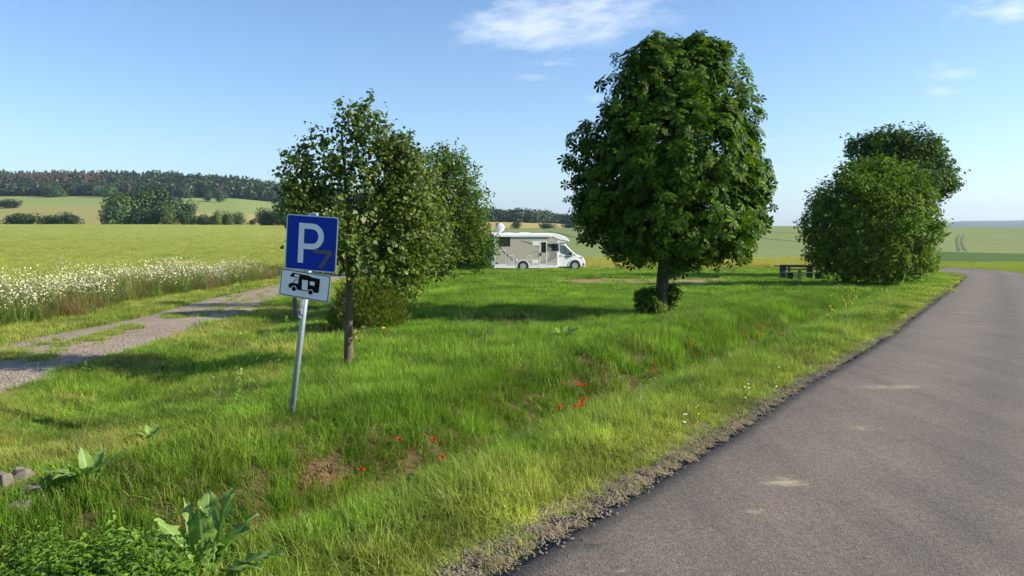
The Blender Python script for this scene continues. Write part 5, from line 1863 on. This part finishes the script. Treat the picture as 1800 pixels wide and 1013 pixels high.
# wheels and arches
for cx in (675, 1445):
    c = ((cx - 252) / kx, (GY - 820 + 8) / kz)
    r0 = .36
    y_ = -.0 if cx < 1000 else .09
    ar = MB()
    ang_ = np.linspace(math.pi * 1.0, 0, 18)
    po_ = [(c[0] + (r0 + .14) * math.cos(t), c[1] + (r0 + .12) * math.sin(t) * 1.05) for t in ang_]
    pi_ = [(c[0] + (r0 + .075) * math.cos(t), c[1] + (r0 + .06) * math.sin(t) * 1.05) for t in ang_]
    well = MB(); well.prism(pi_ + [(c[0] + r0 + .06, .14), (c[0] - r0 - .06, .14)], y_ - .010, y_ + .1)
    well.build('wheel_well', M['dark_plastic'], vroot)
    n_ = len(po_)
    vs = [(p[0], y_ - .03, p[1]) for p in po_] + [(p[0], y_ - .03, p[1]) for p in pi_] + [(p[0], y_ + .02, p[1]) for p in po_]
    ar.add(vs, [(i, i + n_, i + 1 + n_, i + 1) for i in range(n_ - 1)] + [(i, i + 1, i + 1 + 2 * n_, i + 2 * n_) for i in range(n_ - 1)])
    ar.build('wheel_arch', M['white_plastic'], vroot)
    for far_ in (0, 1):
        yy0 = (y_ - .02) if not far_ else WID - .22
        whm = empty('wheel', (c[0], yy0, c[1] + .0)); whm.parent = vroot
        t1 = MB(); t1.cyl((0, 0, 0), (0, .22, 0), r0, n=28); t1.build('tyre', M['rubber'], whm, bevel=.02)
        t2_ = MB(); t2_.cyl((0, -.012, 0), (0, .05, 0), r0 * .62, n=24)
        rim = t2_.build('rim', M['rim'], whm)
        for k in range(6):
            a = k * math.pi / 3
            t3_ = MB(); t3_.cyl((math.cos(a) * .14, -.016, math.sin(a) * .14), (math.cos(a) * .14, -.0125, math.sin(a) * .14), .032, n=10)
            t3_.build('rim_hole', M['dark_plastic'], rim)
vpart('rear_shade_panel', [(248, 780), (248, 350), (254, 350), (254, 780)], .06, WID - .06, M['rear_shade'])  # dark sheet over the rear end, painted stand-in for its shade
# satellite dish, roof hatch
dc_ = ((370 - 252) / kx, .55, (GY - 250) / kz)
ds_ = MB()
nseg = 26; R0 = .31
dv = []; df = []
for i in range(5):
    q = i / 4
    for k in range(nseg):
        a = 2 * math.pi * k / nseg
        dv.append((R0 * q * math.cos(a), .05 * q * q, R0 * q * math.sin(a) * 1.05))
for i in range(4):
    for k in range(nseg):
        df.append((i * nseg + k, i * nseg + (k + 1) % nseg, (i + 1) * nseg + (k + 1) % nseg, (i + 1) * nseg + k))
ds_.add(dv, df)
dish = ds_.build('satellite_dish', M['white_plastic'], vroot, smooth=True)
sol = dish.modifiers.new('solid', 'SOLIDIFY'); sol.thickness = .015
dish.location = dc_; dish.rotation_euler = (R(-10), 0, R(-12))
dm = MB(); dm.cyl((0, .06, -.62), (0, .04, -.1), .05, n=10); dm.box(-.16, .16, -.1, .25, -.70, -.56); dm.cyl((0, .0, -.22), (.12, -.38, .0), .012, n=6); dm.box(.08, .16, -.42, -.34, -.03, .04)
dmo = dm.build('dish_mount', M['white_plastic'], dish)
lg = MB(); lg.box(-.13, .13, -.071, -.05, .03, .07)
vpart('roof_hatch', [(650, 334), (656, 322), (808, 324), (818, 334)], .7, 1.4, M['white_plastic'], bevel=.02)
vpart('roof_rail', [(300, 334), (300, 326), (620, 326), (620, 334)], 1.9, 1.94, M['white_plastic'])
bk_ = MB()
for zz_ in (.55, .95):
    bk_.cyl((-.42, .5, zz_), (-.42, 1.8, zz_), .02, n=8)
for yy_ in (.6, 1.1, 1.7):
    bk_.cyl((-.05, yy_, 1.5), (-.42, yy_, .95), .018, n=8); bk_.cyl((-.42, yy_, .5), (-.42, yy_, .95), .018, n=8)
bk_.build('bike_rack', M['dark_plastic'], vroot)

# ------------------------------------------------------------------ distant trees and hedges
def blob_tree(seed, nleaf=420, w=1.0, h=1.0, size=.16, conifer=False):
    """unit tree (height 1, radius about .5) of leaf clumps"""
    r = np.random.default_rng(seed)
    if conifer:
        t = r.uniform(0, 1, nleaf) ** .8
        rr_ = (1 - t) * .26 * (1 + .25 * np.sin(t * 40 + r.uniform(0, 6))) + .01
        a = r.uniform(0, 6.28, nleaf)
        P = np.stack([np.cos(a) * rr_, np.sin(a) * rr_, .08 + t * .92], 1)
        d = np.stack([np.cos(a), np.sin(a), np.full(nleaf, .3)], 1)
        sz = size * (1.15 - t * .7)
    else:
        k = 9
        if nleaf > 1000: lob = [(r.normal(0, .15), r.normal(0, .15), .48 + r.normal(0, .12), .30 * r.uniform(.8, 1.2), .30 * r.uniform(.8, 1.2), .30 * r.uniform(.8, 1.2)) for _ in range(14)]
        else: lob = [(r.normal(0, .17), r.normal(0, .17), .55 + r.normal(0, .17), .25 * r.uniform(.8, 1.3), .25 * r.uniform(.8, 1.3), .24 * r.uniform(.8, 1.2)) for _ in range(k)]
        lob.append((0, 0, .35, .42, .42, .33))
        P, d, q = lobe_points(lob, nleaf, r, .7, seed=seed, rag=.15)
        P[:, 2] = np.clip(P[:, 2], 0.0, 1.05)
        sz = np.full(nleaf, size)
    N_ = d + np.array([0, 0, .5]) + r.normal(0, .4, d.shape)
    U, V_, N_ = basis(N_, r)
    V, Fs = stamp(LEAF_SMALL[0], LEAF_SMALL[1], P, U, V_, N_, sz * r.uniform(.7, 1.3, nleaf))
    return V, Fs[0]


PB = [blob_tree(800 + i, 520, size=.13) for i in range(5)]
PC = [blob_tree(830 + i, 260, size=.13, conifer=True) for i in range(4)]
PBl = [blob_tree(860 + i, 170, size=.21) for i in range(5)]

# far wood: many trees read as one mass
Vw, Fw, Cw = [], [], []
b = 0
r_ = np.random.default_rng(99)


def wood_tree(x, y, h, w, col, con):
    global b
    V, F = (PC if con else PBl)[r_.integers(0, 4)]
    a = r_.uniform(0, 6.28); ca, sa = math.cos(a), math.sin(a)
    W_ = np.stack([(V[:, 0] * ca - V[:, 1] * sa) * w, (V[:, 0] * sa + V[:, 1] * ca) * w, V[:, 2] * h], 1)
    z = Hs_arr[0]
    Vw.append(W_ + np.array([x, y, z - .5])); Fw.append(F + b); Cw.append(np.tile(col, (len(V), 1))); b += len(V)


cand = []
def wood_region(p0, p1, d0f, d1, n, hfun):
    for _ in range(n):
        px = r_.uniform(p0, p1)
        d0_ = d0f(px)
        d = d0_ + (d1 - d0_) * r_.uniform(0, 1) ** 1.4
        cand.append((px, d, hfun(px, d)))


wood_region(-260, 330, lambda p: 612, 900, 1500, lambda p, d: 9.5 if d < 665 else 13.5)
wood_region(330, 700, lambda p: 615 + max(0, p - 330) * .15, 900, 700, lambda p, d: 14)
for px in np.arange(-250, 700, 7.0):        # front row
    cand.append((px + r_.normal(0, 2), 606 + r_.uniform(0, 12) + max(0, px - 330) * .1, 9.5 if px < 330 else 12))
wood_region(840, 1035, lambda p: 480 if p < 950 else 520, 700, 260, lambda p, d: 8 if p < 960 else 6.5)
for px in np.arange(840, 1040, 4.0):
    cand.append((px, 478 + r_.uniform(0, 8) + (30 if px > 950 else 0), 7 if px < 960 else 5))
cx3 = np.array([(p - 900) / 1300 * d for p, d, h in cand]); cy3 = np.array([d for p, d, h in cand])
cz3 = H(cx3, cy3)
for (p, d, h), x, y, z in zip(cand, cx3, cy3, cz3):
    con = (r_.uniform() < (.8 if d > 680 else .15)) and p < 830
    brown = (p < 200 + r_.normal(0, 25)) and d > 650 + r_.normal(0, 15) and r_.uniform() < .82
    if p > 205 and d < 730 and r_.uniform() < .08 and p < 420: brown = True
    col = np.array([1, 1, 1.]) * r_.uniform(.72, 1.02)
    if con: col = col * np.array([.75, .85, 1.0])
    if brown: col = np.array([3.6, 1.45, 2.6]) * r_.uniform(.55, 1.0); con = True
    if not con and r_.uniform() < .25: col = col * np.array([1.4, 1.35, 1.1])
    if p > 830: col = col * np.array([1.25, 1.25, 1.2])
    Hs_arr = (z,)
    hh_ = h * r_.uniform(.8, 1.25)
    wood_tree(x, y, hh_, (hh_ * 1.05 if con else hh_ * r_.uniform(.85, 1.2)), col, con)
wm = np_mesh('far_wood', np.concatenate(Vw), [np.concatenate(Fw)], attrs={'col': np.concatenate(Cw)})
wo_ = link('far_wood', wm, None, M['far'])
tag(wo_, 'dark wood of conifers and broadleaf trees covering the hillside on the horizon', 'wood', kind='stuff')

# individual far bushes and trees (px, base row, width px, height px, distance, tint, label, name)
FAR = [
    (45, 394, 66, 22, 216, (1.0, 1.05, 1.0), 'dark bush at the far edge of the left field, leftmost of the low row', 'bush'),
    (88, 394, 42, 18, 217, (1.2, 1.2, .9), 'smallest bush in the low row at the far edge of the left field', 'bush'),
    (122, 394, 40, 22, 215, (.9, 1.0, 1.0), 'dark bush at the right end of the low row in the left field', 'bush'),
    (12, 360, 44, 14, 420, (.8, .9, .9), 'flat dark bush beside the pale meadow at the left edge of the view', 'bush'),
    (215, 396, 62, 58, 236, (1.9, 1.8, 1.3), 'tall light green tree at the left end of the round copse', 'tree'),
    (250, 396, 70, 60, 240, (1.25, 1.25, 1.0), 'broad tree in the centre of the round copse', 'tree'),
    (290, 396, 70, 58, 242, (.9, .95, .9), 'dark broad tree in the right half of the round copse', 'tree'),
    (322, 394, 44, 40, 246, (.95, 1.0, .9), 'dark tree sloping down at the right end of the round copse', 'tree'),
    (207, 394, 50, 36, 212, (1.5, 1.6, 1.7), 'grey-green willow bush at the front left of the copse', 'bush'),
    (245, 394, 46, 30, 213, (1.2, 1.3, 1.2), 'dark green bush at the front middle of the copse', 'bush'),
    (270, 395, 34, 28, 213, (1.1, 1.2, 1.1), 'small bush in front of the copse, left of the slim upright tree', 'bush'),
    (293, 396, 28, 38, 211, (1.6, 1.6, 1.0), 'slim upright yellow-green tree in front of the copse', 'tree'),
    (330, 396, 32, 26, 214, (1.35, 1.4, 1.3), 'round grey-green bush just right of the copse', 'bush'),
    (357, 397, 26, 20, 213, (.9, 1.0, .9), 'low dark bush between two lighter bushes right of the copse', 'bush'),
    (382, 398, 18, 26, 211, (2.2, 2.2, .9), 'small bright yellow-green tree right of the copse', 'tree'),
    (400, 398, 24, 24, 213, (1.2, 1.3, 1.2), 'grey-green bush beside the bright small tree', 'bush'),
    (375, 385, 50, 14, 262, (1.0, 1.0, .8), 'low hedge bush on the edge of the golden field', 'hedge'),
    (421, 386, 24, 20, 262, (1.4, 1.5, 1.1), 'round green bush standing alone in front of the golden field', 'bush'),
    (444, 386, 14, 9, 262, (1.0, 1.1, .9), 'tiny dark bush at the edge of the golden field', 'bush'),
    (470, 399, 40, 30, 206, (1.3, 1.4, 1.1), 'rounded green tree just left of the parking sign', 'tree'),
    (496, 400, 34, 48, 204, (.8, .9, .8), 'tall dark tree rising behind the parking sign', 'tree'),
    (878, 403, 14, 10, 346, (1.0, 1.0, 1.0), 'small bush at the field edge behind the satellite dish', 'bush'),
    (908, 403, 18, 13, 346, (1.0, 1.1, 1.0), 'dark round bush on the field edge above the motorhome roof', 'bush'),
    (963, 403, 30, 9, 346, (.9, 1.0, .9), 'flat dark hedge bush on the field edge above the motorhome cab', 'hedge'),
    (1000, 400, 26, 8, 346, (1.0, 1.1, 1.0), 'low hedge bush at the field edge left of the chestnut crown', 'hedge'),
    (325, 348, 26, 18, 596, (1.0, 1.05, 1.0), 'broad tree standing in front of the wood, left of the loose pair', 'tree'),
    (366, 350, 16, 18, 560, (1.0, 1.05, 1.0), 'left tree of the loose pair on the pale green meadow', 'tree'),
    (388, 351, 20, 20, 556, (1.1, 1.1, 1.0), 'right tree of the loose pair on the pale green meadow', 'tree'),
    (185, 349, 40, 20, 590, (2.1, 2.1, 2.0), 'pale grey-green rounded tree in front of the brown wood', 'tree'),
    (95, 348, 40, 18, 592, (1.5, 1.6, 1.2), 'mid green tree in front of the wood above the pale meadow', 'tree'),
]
FB = []
for i in range(4):
    V, F = blob_tree(900 + i, 2600, size=.075)
    FB.append((V, F))
for i, (px, row, wpx, hpx, d, tint, lab, nm) in enumerate(FAR):
    x = uu(px, row) * d
    z = Hs(x, d)
    wv_, hv_ = wpx * d / 1300, hpx * d / 1300
    V, F = FB[i % 4]
    a = i * 1.7; ca, sa = math.cos(a), math.sin(a)
    W_ = np.stack([(V[:, 0] * ca - V[:, 1] * sa) * wv_ * 1.05, (V[:, 0] * sa + V[:, 1] * ca) * wv_ * .9, V[:, 2] * (hv_ * 1.16 + .3) - .3], 1)
    me = np_mesh(nm, W_, [F], attrs={'col': np.tile(tint, (len(V), 1))})
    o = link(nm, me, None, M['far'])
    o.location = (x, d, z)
    tag(o, lab, nm)

TRK = simple('flattened_crop', (0.045, 0.075, 0.022), .95, noise=.3, nscale=1.0)
# tractor lines and dark cover in the right-hand field: worn crop rows
def field_point(px, row):
    # march outwards until the ground meets the sight line
    for d in np.arange(62, 330, .5):
        x = uu(px, row) * d
        if Hs_fast(x, d) >= CAM_H + slope(row) * d: return x, d
    return x, d


def Hs_fast(x, y): return float(H(np.array([x]), np.array([y]), fine=False)[0])


for (pts, wd) in (([(1686, 442), (1684, 434), (1682, 426), (1682, 420), (1685, 414)], .22), ([(1698, 442), (1693, 434), (1690, 426), (1691, 420), (1694, 413)], .26), ([(1335, 419), (1380, 423), (1430, 427)], .3), ([(1335, 407), (1420, 411)], .5), ([(1335, 434), (1425, 437)], .2), ([(955, 405), (1000, 415), (1040, 424), (1080, 431)], .3), ([(1715, 404.5), (1760, 404), (1795, 406.5)], .5), ([(1700, 428), (1800, 430)], .14), ([(1720, 419), (1800, 420)], .2)):
    C_ = resample(np.array([field_point(*p) for p in pts]), 1.5, 2)
    V_ = []
    for sgn in (-1, 1):
        x_ = C_[:, 0] + sgn * wd * (1 + .25 * rng.normal(size=len(C_))); V_.append(np.c_[x_, C_[:, 1], H(x_, C_[:, 1], fine=False) + .05])
    n_ = len(C_); a = np.arange(n_ - 1)
    o = link('wheel_tracks', np_mesh('wheel_tracks', np.concatenate(V_), [np.stack([a, a + n_, a + n_ + 1, a + 1], 1)]), None, TRK)
    tag(o, kind='structure')
tm = MB()
for (pts, wd) in (([(1684, 441), (1683, 430), (1681, 423), (1684, 414)], .9), ([(1697, 441), (1693, 431), (1690, 423), (1693, 413)], 1.1)):
    pass

# ------------------------------------------------------------------ poppies
def poppy(seed):
    r = np.random.default_rng(seed)
    V, F = [], []
    for k in range(4):
        a0 = k * math.pi / 2 + r.uniform(-.2, .2)
        b = len(V)
        V.append((0, 0, 0))
        for j in range(5):
            a = a0 + (j - 2) * .42
            V.append((.035 * math.cos(a), .035 * math.sin(a), .018 + .010 * math.sin(j * 2.3 + k)))
        for j in range(5):
            a = a0 + (j - 2) * .40
            q = .050 if j in (1, 2, 3) else .044
            V.append((q * math.cos(a), q * math.sin(a), .042 + .008 * math.sin(j * 3.1 + k)))
        F += [(b, b + 1 + j, b + 2 + j) for j in range(4)]
        F += [(b + 1 + j, b + 6 + j, b + 7 + j, b + 2 + j) for j in range(4)]
    me = bpy.data.meshes.new('petals'); me.from_pydata(V, [], F); me.update()
    me.materials.append(M['poppy'])
    return me


pet = [poppy(1), poppy(2)]
core_me = None
POP = [(636, 825, 'left of all the poppies, above the brown soil of the ditch'), (701, 771, 'just above the brown soil, between the two lowest-left poppies'), (762, 771, 'alone in the grass right of the bare soil'), (778, 804, 'lowest of the three around the bare soil'),
       (1018, 675, 'upper left of the central cluster'), (1028, 676, 'upper right of the central cluster'), (1028, 701, 'at the right side of the central cluster'), (1021, 706, 'in the middle of the central cluster'), (1020, 712, 'lowest in the central cluster'), (984, 716, 'apart at the lower left of the central cluster'), (989, 673, 'small one at the upper left of the central cluster'), (1009, 713, 'small one low in the central cluster'),
       (1150, 640, 'upper one of the lone pair in mid-ditch'), (1149, 653, 'lower one of the lone pair in mid-ditch'), (1215, 604, 'single one left of the brown weeds'), (1224, 622, 'small pale one below the brown weeds'), (1329, 574, 'topmost one toward the round bush'), (1338, 581, 'right of the topmost one toward the round bush'), (1307, 589, 'left in the far group'), (1333, 590, 'lowest in the far group'), (1378, 588, 'rightmost of all the poppies')]
for i, (px, row, lab) in enumerate(POP):
    g = G(px, row + (34 if row > 660 else 20))
    # flower floats at its pixel, stem to the ground below
    y = g.y
    f = P3(px, row, y)
    hgt = max(.12, f.z - Hs(f.x, y))
    root = empty('poppy', (f.x, y, Hs(f.x, y)), (0, 0, 0), 'red poppy, ' + lab, 'poppy', 'red poppies along the ditch')
    fo = bpy.data.objects.new('petals', pet[i % 2]); COL.objects.link(fo); fo.parent = root
    fo.location = (0, 0, hgt - .02); fo.rotation_euler = (random.uniform(.2, .9), random.uniform(-.4, .4), random.uniform(0, 6))
    sc = .42 if 'small' in lab else .62
    fo.scale = (sc, sc, sc)
    sm_b = MB(); sm_b.cyl((.02, .01, -.02), (0, 0, hgt - .018), .0025, n=5)
    sm_b.build('stem', M['nettle'], root)


# ------------------------------------------------------------------ broad-leaved plants
def broad_leaf(L, W_, droop, wav, seed, fold=.25):
    """long leaf along +z that leans and curls; returns verts, faces, rib"""
    r = np.random.default_rng(seed)
    nu, nv = 16, 7
    V, rib = [], []
    for i in range(nu):
        t = i / (nu - 1)
        wd = W_ * (0.06 + .94 * math.sin(math.pi * min(1, max(0, (t - .16)) / .84) ** 1.2) ** .55) if t > .16 else W_ * .06
        ox = droop * L * t * t * t
        oz = L * (t - .25 * abs(droop) * t * t)
        for j in range(nv):
            s_ = (j / (nv - 1)) * 2 - 1
            yv = s_ * wd * .5
            xv = ox - abs(s_) * wd * fold * .5 + wav * math.sin(t * 38 + j * 1.1 + seed) * abs(s_) ** 1.5 * (t > .2)
            V.append((xv, yv * (1 + .12 * math.sin(t * 33 + seed)), oz + wav * .6 * math.sin(t * 21 + j + seed) * abs(s_)))
            rib.append(abs(s_) if wd > W_ * .07 else 0)
    F = [(i * nv + j, i * nv + j + 1, (i + 1) * nv + j + 1, (i + 1) * nv + j) for i in range(nu - 1) for j in range(nv - 1)]
    return np.array(V), np.array(F), np.array(rib)


def broad_plant(name, loc, label, cat, leaves, group=None):
    root = empty(name, loc, (0, 0, 0), label, cat, group)
    for k, (L, W_, az, lean, droop, wav) in enumerate(leaves):
        V, F, rib = broad_leaf(L, W_, droop, wav, k + 3)
        Mx = Matrix.Rotation(az, 4, 'Z') @ Matrix.Rotation(lean, 4, 'Y')
        Mn = np.array(Mx)[:3, :3]
        V = V @ Mn.T + np.array([.02 * math.cos(az), .02 * math.sin(az), -.03])
        me = np_mesh('leaf', V, [F], attrs={'rib': rib})
        link('leaf', me, root, M['broad'], smooth=True)
    return root


gp_ = G(362, 1032)
lv0 = [(.50, .17, R(100), .10, .15, .012), (.50, .17, R(-75), .12, .10, .016), (.44, .18, R(185), .25, .25, .012), (.42, .17, R(30), .28, .3, .016), (.36, .14, R(-20), .55, .5, .010),
      (.50, .14, R(60), .22, .1, .018), (.38, .16, R(240), .3, .35, .012), (.30, .13, R(-100), .45, .45, .01), (.33, .10, R(-50), .15, .15, .018), (.47, .11, R(140), .18, .2, .012), (.44, .14, R(-5), .75, .3, .01), (.30, .12, R(-120), .2, .5, .014)]
lv = [(a_ * 1.04, b_ * .74, c_, d_, e_, f_ * 1.7) for a_, b_, c_, d_, e_, f_ in lv0]
broad_plant('horseradish', gp_, 'large upright horseradish plant with wavy pale-ribbed leaves at the bottom edge', 'plant', lv)
gm = G(158, 855)
broad_plant('horseradish', gm, 'medium broad-leaved plant above the nettles, left of the sign', 'plant',
            [(.34, .10, R(a), l, dr, .012) for a, l, dr in ((80, .2, .3), (200, .5, .5), (-60, .3, .4), (20, .35, .3), (140, .15, .2), (-110, .45, .5), (-20, .15, .5), (250, .2, .4))])
gm = G(266, 772)
broad_plant('horseradish', gm, 'small broad-leaved plant between the medium plant and the sign post', 'plant',
            [(.17, .065, R(a), l, dr, .008) for a, l, dr in ((80, .2, .4), (200, .4, .5), (-60, .3, .6), (20, .25, .3), (140, .3, .2))])
gm = G(995, 597)
broad_plant('horseradish', gm, 'dark broad-leaved plant alone on the lawn left of the chestnut tree', 'plant',
            [(.36, .15, R(a), l, dr, .014) for a, l, dr in ((80, .35, .4), (200, .55, .5), (-60, .4, .6), (20, .5, .3), (140, .65, .2), (-110, .5, .4), (-10, .75, .5))])
gm = G(722, 872)
broad_plant('dock_plant', gm, 'small plant with one pale upright leaf in the ditch grass', 'plant', [(.24, .08, R(-80), .1, .1, .006), (.2, .07, R(40), .5, .4, .008)])
# lit lanky weeds by the gravel-side dip
for i, (px, row, hh_) in enumerate([(420, 705, .42), (505, 590, .45), (492, 640, .3)]):
    g = G(px, row + 8)
    V, Fs = sprig(46, hh_ / .06, 950 + i, LEAF_SMALL, .9)
    V = np.stack([V[:, 2], V[:, 1], V[:, 0]], 1) * .06
    V[:, :2] *= .8
    me = np_mesh('tall_weed', V, Fs)
    o = link('tall_weed', me, None, M['nettle'])
    o.location = g
    tag(o, ['pale leafy weed left of the sign post in the sunlit grass', 'tall pale weed against the sign post near the bush shadow', 'short weed beside the middle of the sign post'][i], 'weed')
# yellow-flowered herbs near the far end of the ditch, small white flowers on the verge
dots = []
for (px, row, a, b, n_, mt) in [(1490, 523, 24, 8, 26, 1), (1470, 540, 20, 7, 12, 1), (1375, 575, 30, 10, 12, 1), (1226, 752, 4, 3, 3, 1), (1313, 708, 8, 5, 4, 0), (1204, 768, 4, 3, 4, 0), (1065, 693, 2, 2, 1, 0), (1180, 636, 10, 8, 5, 0), (1240, 640, 22, 8, 9, 0), (1500, 560, 60, 20, 16, 0), (376, 686, 3, 2, 1, 0), (1360, 690, 20, 12, 2, 0), (1270, 620, 10, 6, 5, 0)]:
    for _ in range(n_):
        q = base_pt(px + r_.normal(0, a * .6), row + r_.normal(0, b * .6))
        dots.append((q[0], q[1], mt))
dv, df, mi = [], [], []
yel = simple('yellow_petal', (0.65, 0.48, 0.04), .7)
for (x, y, mt) in dots:
    z = Hs(x, y) + r_.uniform(.10, .22) * (1.6 if mt and y > 18 else 1)
    rr_ = r_.uniform(.005, .009) * (2.6 if mt and y > 18 else 1.4)
    b0 = len(dv)
    for k in range(6):
        a = k * math.pi / 3
        dv.append((x + rr_ * math.cos(a), y + rr_ * math.sin(a) * .7, z + rr_ * math.sin(a) * .7))
    df.append(tuple(range(b0, b0 + 6))); mi.append(mt)
me = bpy.data.meshes.new('small_flowers'); me.from_pydata(dv, [], df); me.update()
me.materials.append(M['petal']); me.materials.append(yel)
me.polygons.foreach_set('material_index', mi)
o = link('small_flowers', me)
tag(o, 'tiny white and yellow flower heads dotted through the verge grass', 'flowers', kind='stuff')

# ------------------------------------------------------------------ stones at the culvert
def stone(px, row, w_, h_, dp, seed, label, rot=0.0, flat=False):
    r = np.random.default_rng(seed)
    g = G(px, row)
    nn_ = 6
    ang = np.arange(nn_) * 1.047 + r.uniform(-.35, .35, nn_)
    rr_ = r.uniform(.8, 1.1, nn_)
    V, F = [], []
    for (zz_, sc) in ((-.05, 1.02), (.35, 1.0), (.85, .9), (1.0, .72)):
        for a, q in zip(ang, rr_):
            V.append((.8 * w_ / 2 * q * sc * math.cos(a), dp / 2 * q * sc * math.sin(a), h_ * .72 * zz_ * (1 + .25 * math.sin(a * 2 + seed))))
    for i in range(3):
        for k in range(nn_):
            F.append((i * nn_ + k, i * nn_ + (k + 1) % nn_, (i + 1) * nn_ + (k + 1) % nn_, (i + 1) * nn_ + k))
    F.append(tuple(range(nn_ * 3, nn_ * 4))); F.append(tuple(range(nn_ - 1, -1, -1)))
    me = bpy.data.meshes.new('stone'); me.from_pydata(V, [], F); me.update()
    o = link('stone', me, None, M['stone'])
    o.location = g; o.rotation_euler = (r.normal(0, .15), r.normal(0, .15), rot)
    bm_ = o.modifiers.new('bevel', 'BEVEL'); bm_.width = .008; bm_.segments = 2
    tag(o, label, 'stone', 'stones at the culvert end')
    return o


stone(10, 862, .26, .17, .2, 3, 'squared grey stone at the left edge, beside the tilted slab')
stone(40, 852, .24, .17, .2, 4, 'pointed tilted sandstone slab, highest of the culvert stones', .4)
stone(56, 872, .22, .12, .2, 5, 'rounded brown-grey stone right of the tilted slab')
stone(88, 848, .12, .08, .1, 6, 'small dark stone set apart on the right')
stone(38, 900, .26, .10, .2, 7, 'pale stone lowest of the culvert stones, above the nettles')
stone(12, 1012, .2, .06, .2, 8, 'flat pale stone in the bottom left corner')
stone(116, 862, .12, .06, .12, 9, 'low dark stone beside the medium broad-leaved plant')

# ------------------------------------------------------------------ air
zmin = float(gz.min()) - 1.5
zmax = max(float(gz.max()), 60) + 25
hz_ = MB(); hz_.box(-7400, 7400, -7400, 7400, zmin, zmax)
m_, t_ = new_mat('haze')
pv = t_.n('ShaderNodeVolumePrincipled', {'Color': (0.60, 0.78, 1.0, 1), 'Density': 0.00012, 'Anisotropy': 0.2})
t_.n('ShaderNodeOutputMaterial', {'Volume': pv.outputs[0]})
HAZE = hz_.build('haze', m_)
tag(HAZE, 'thin blue haze in the air over the fields', 'haze', kind='stuff')
print('done', zmin, zmax)
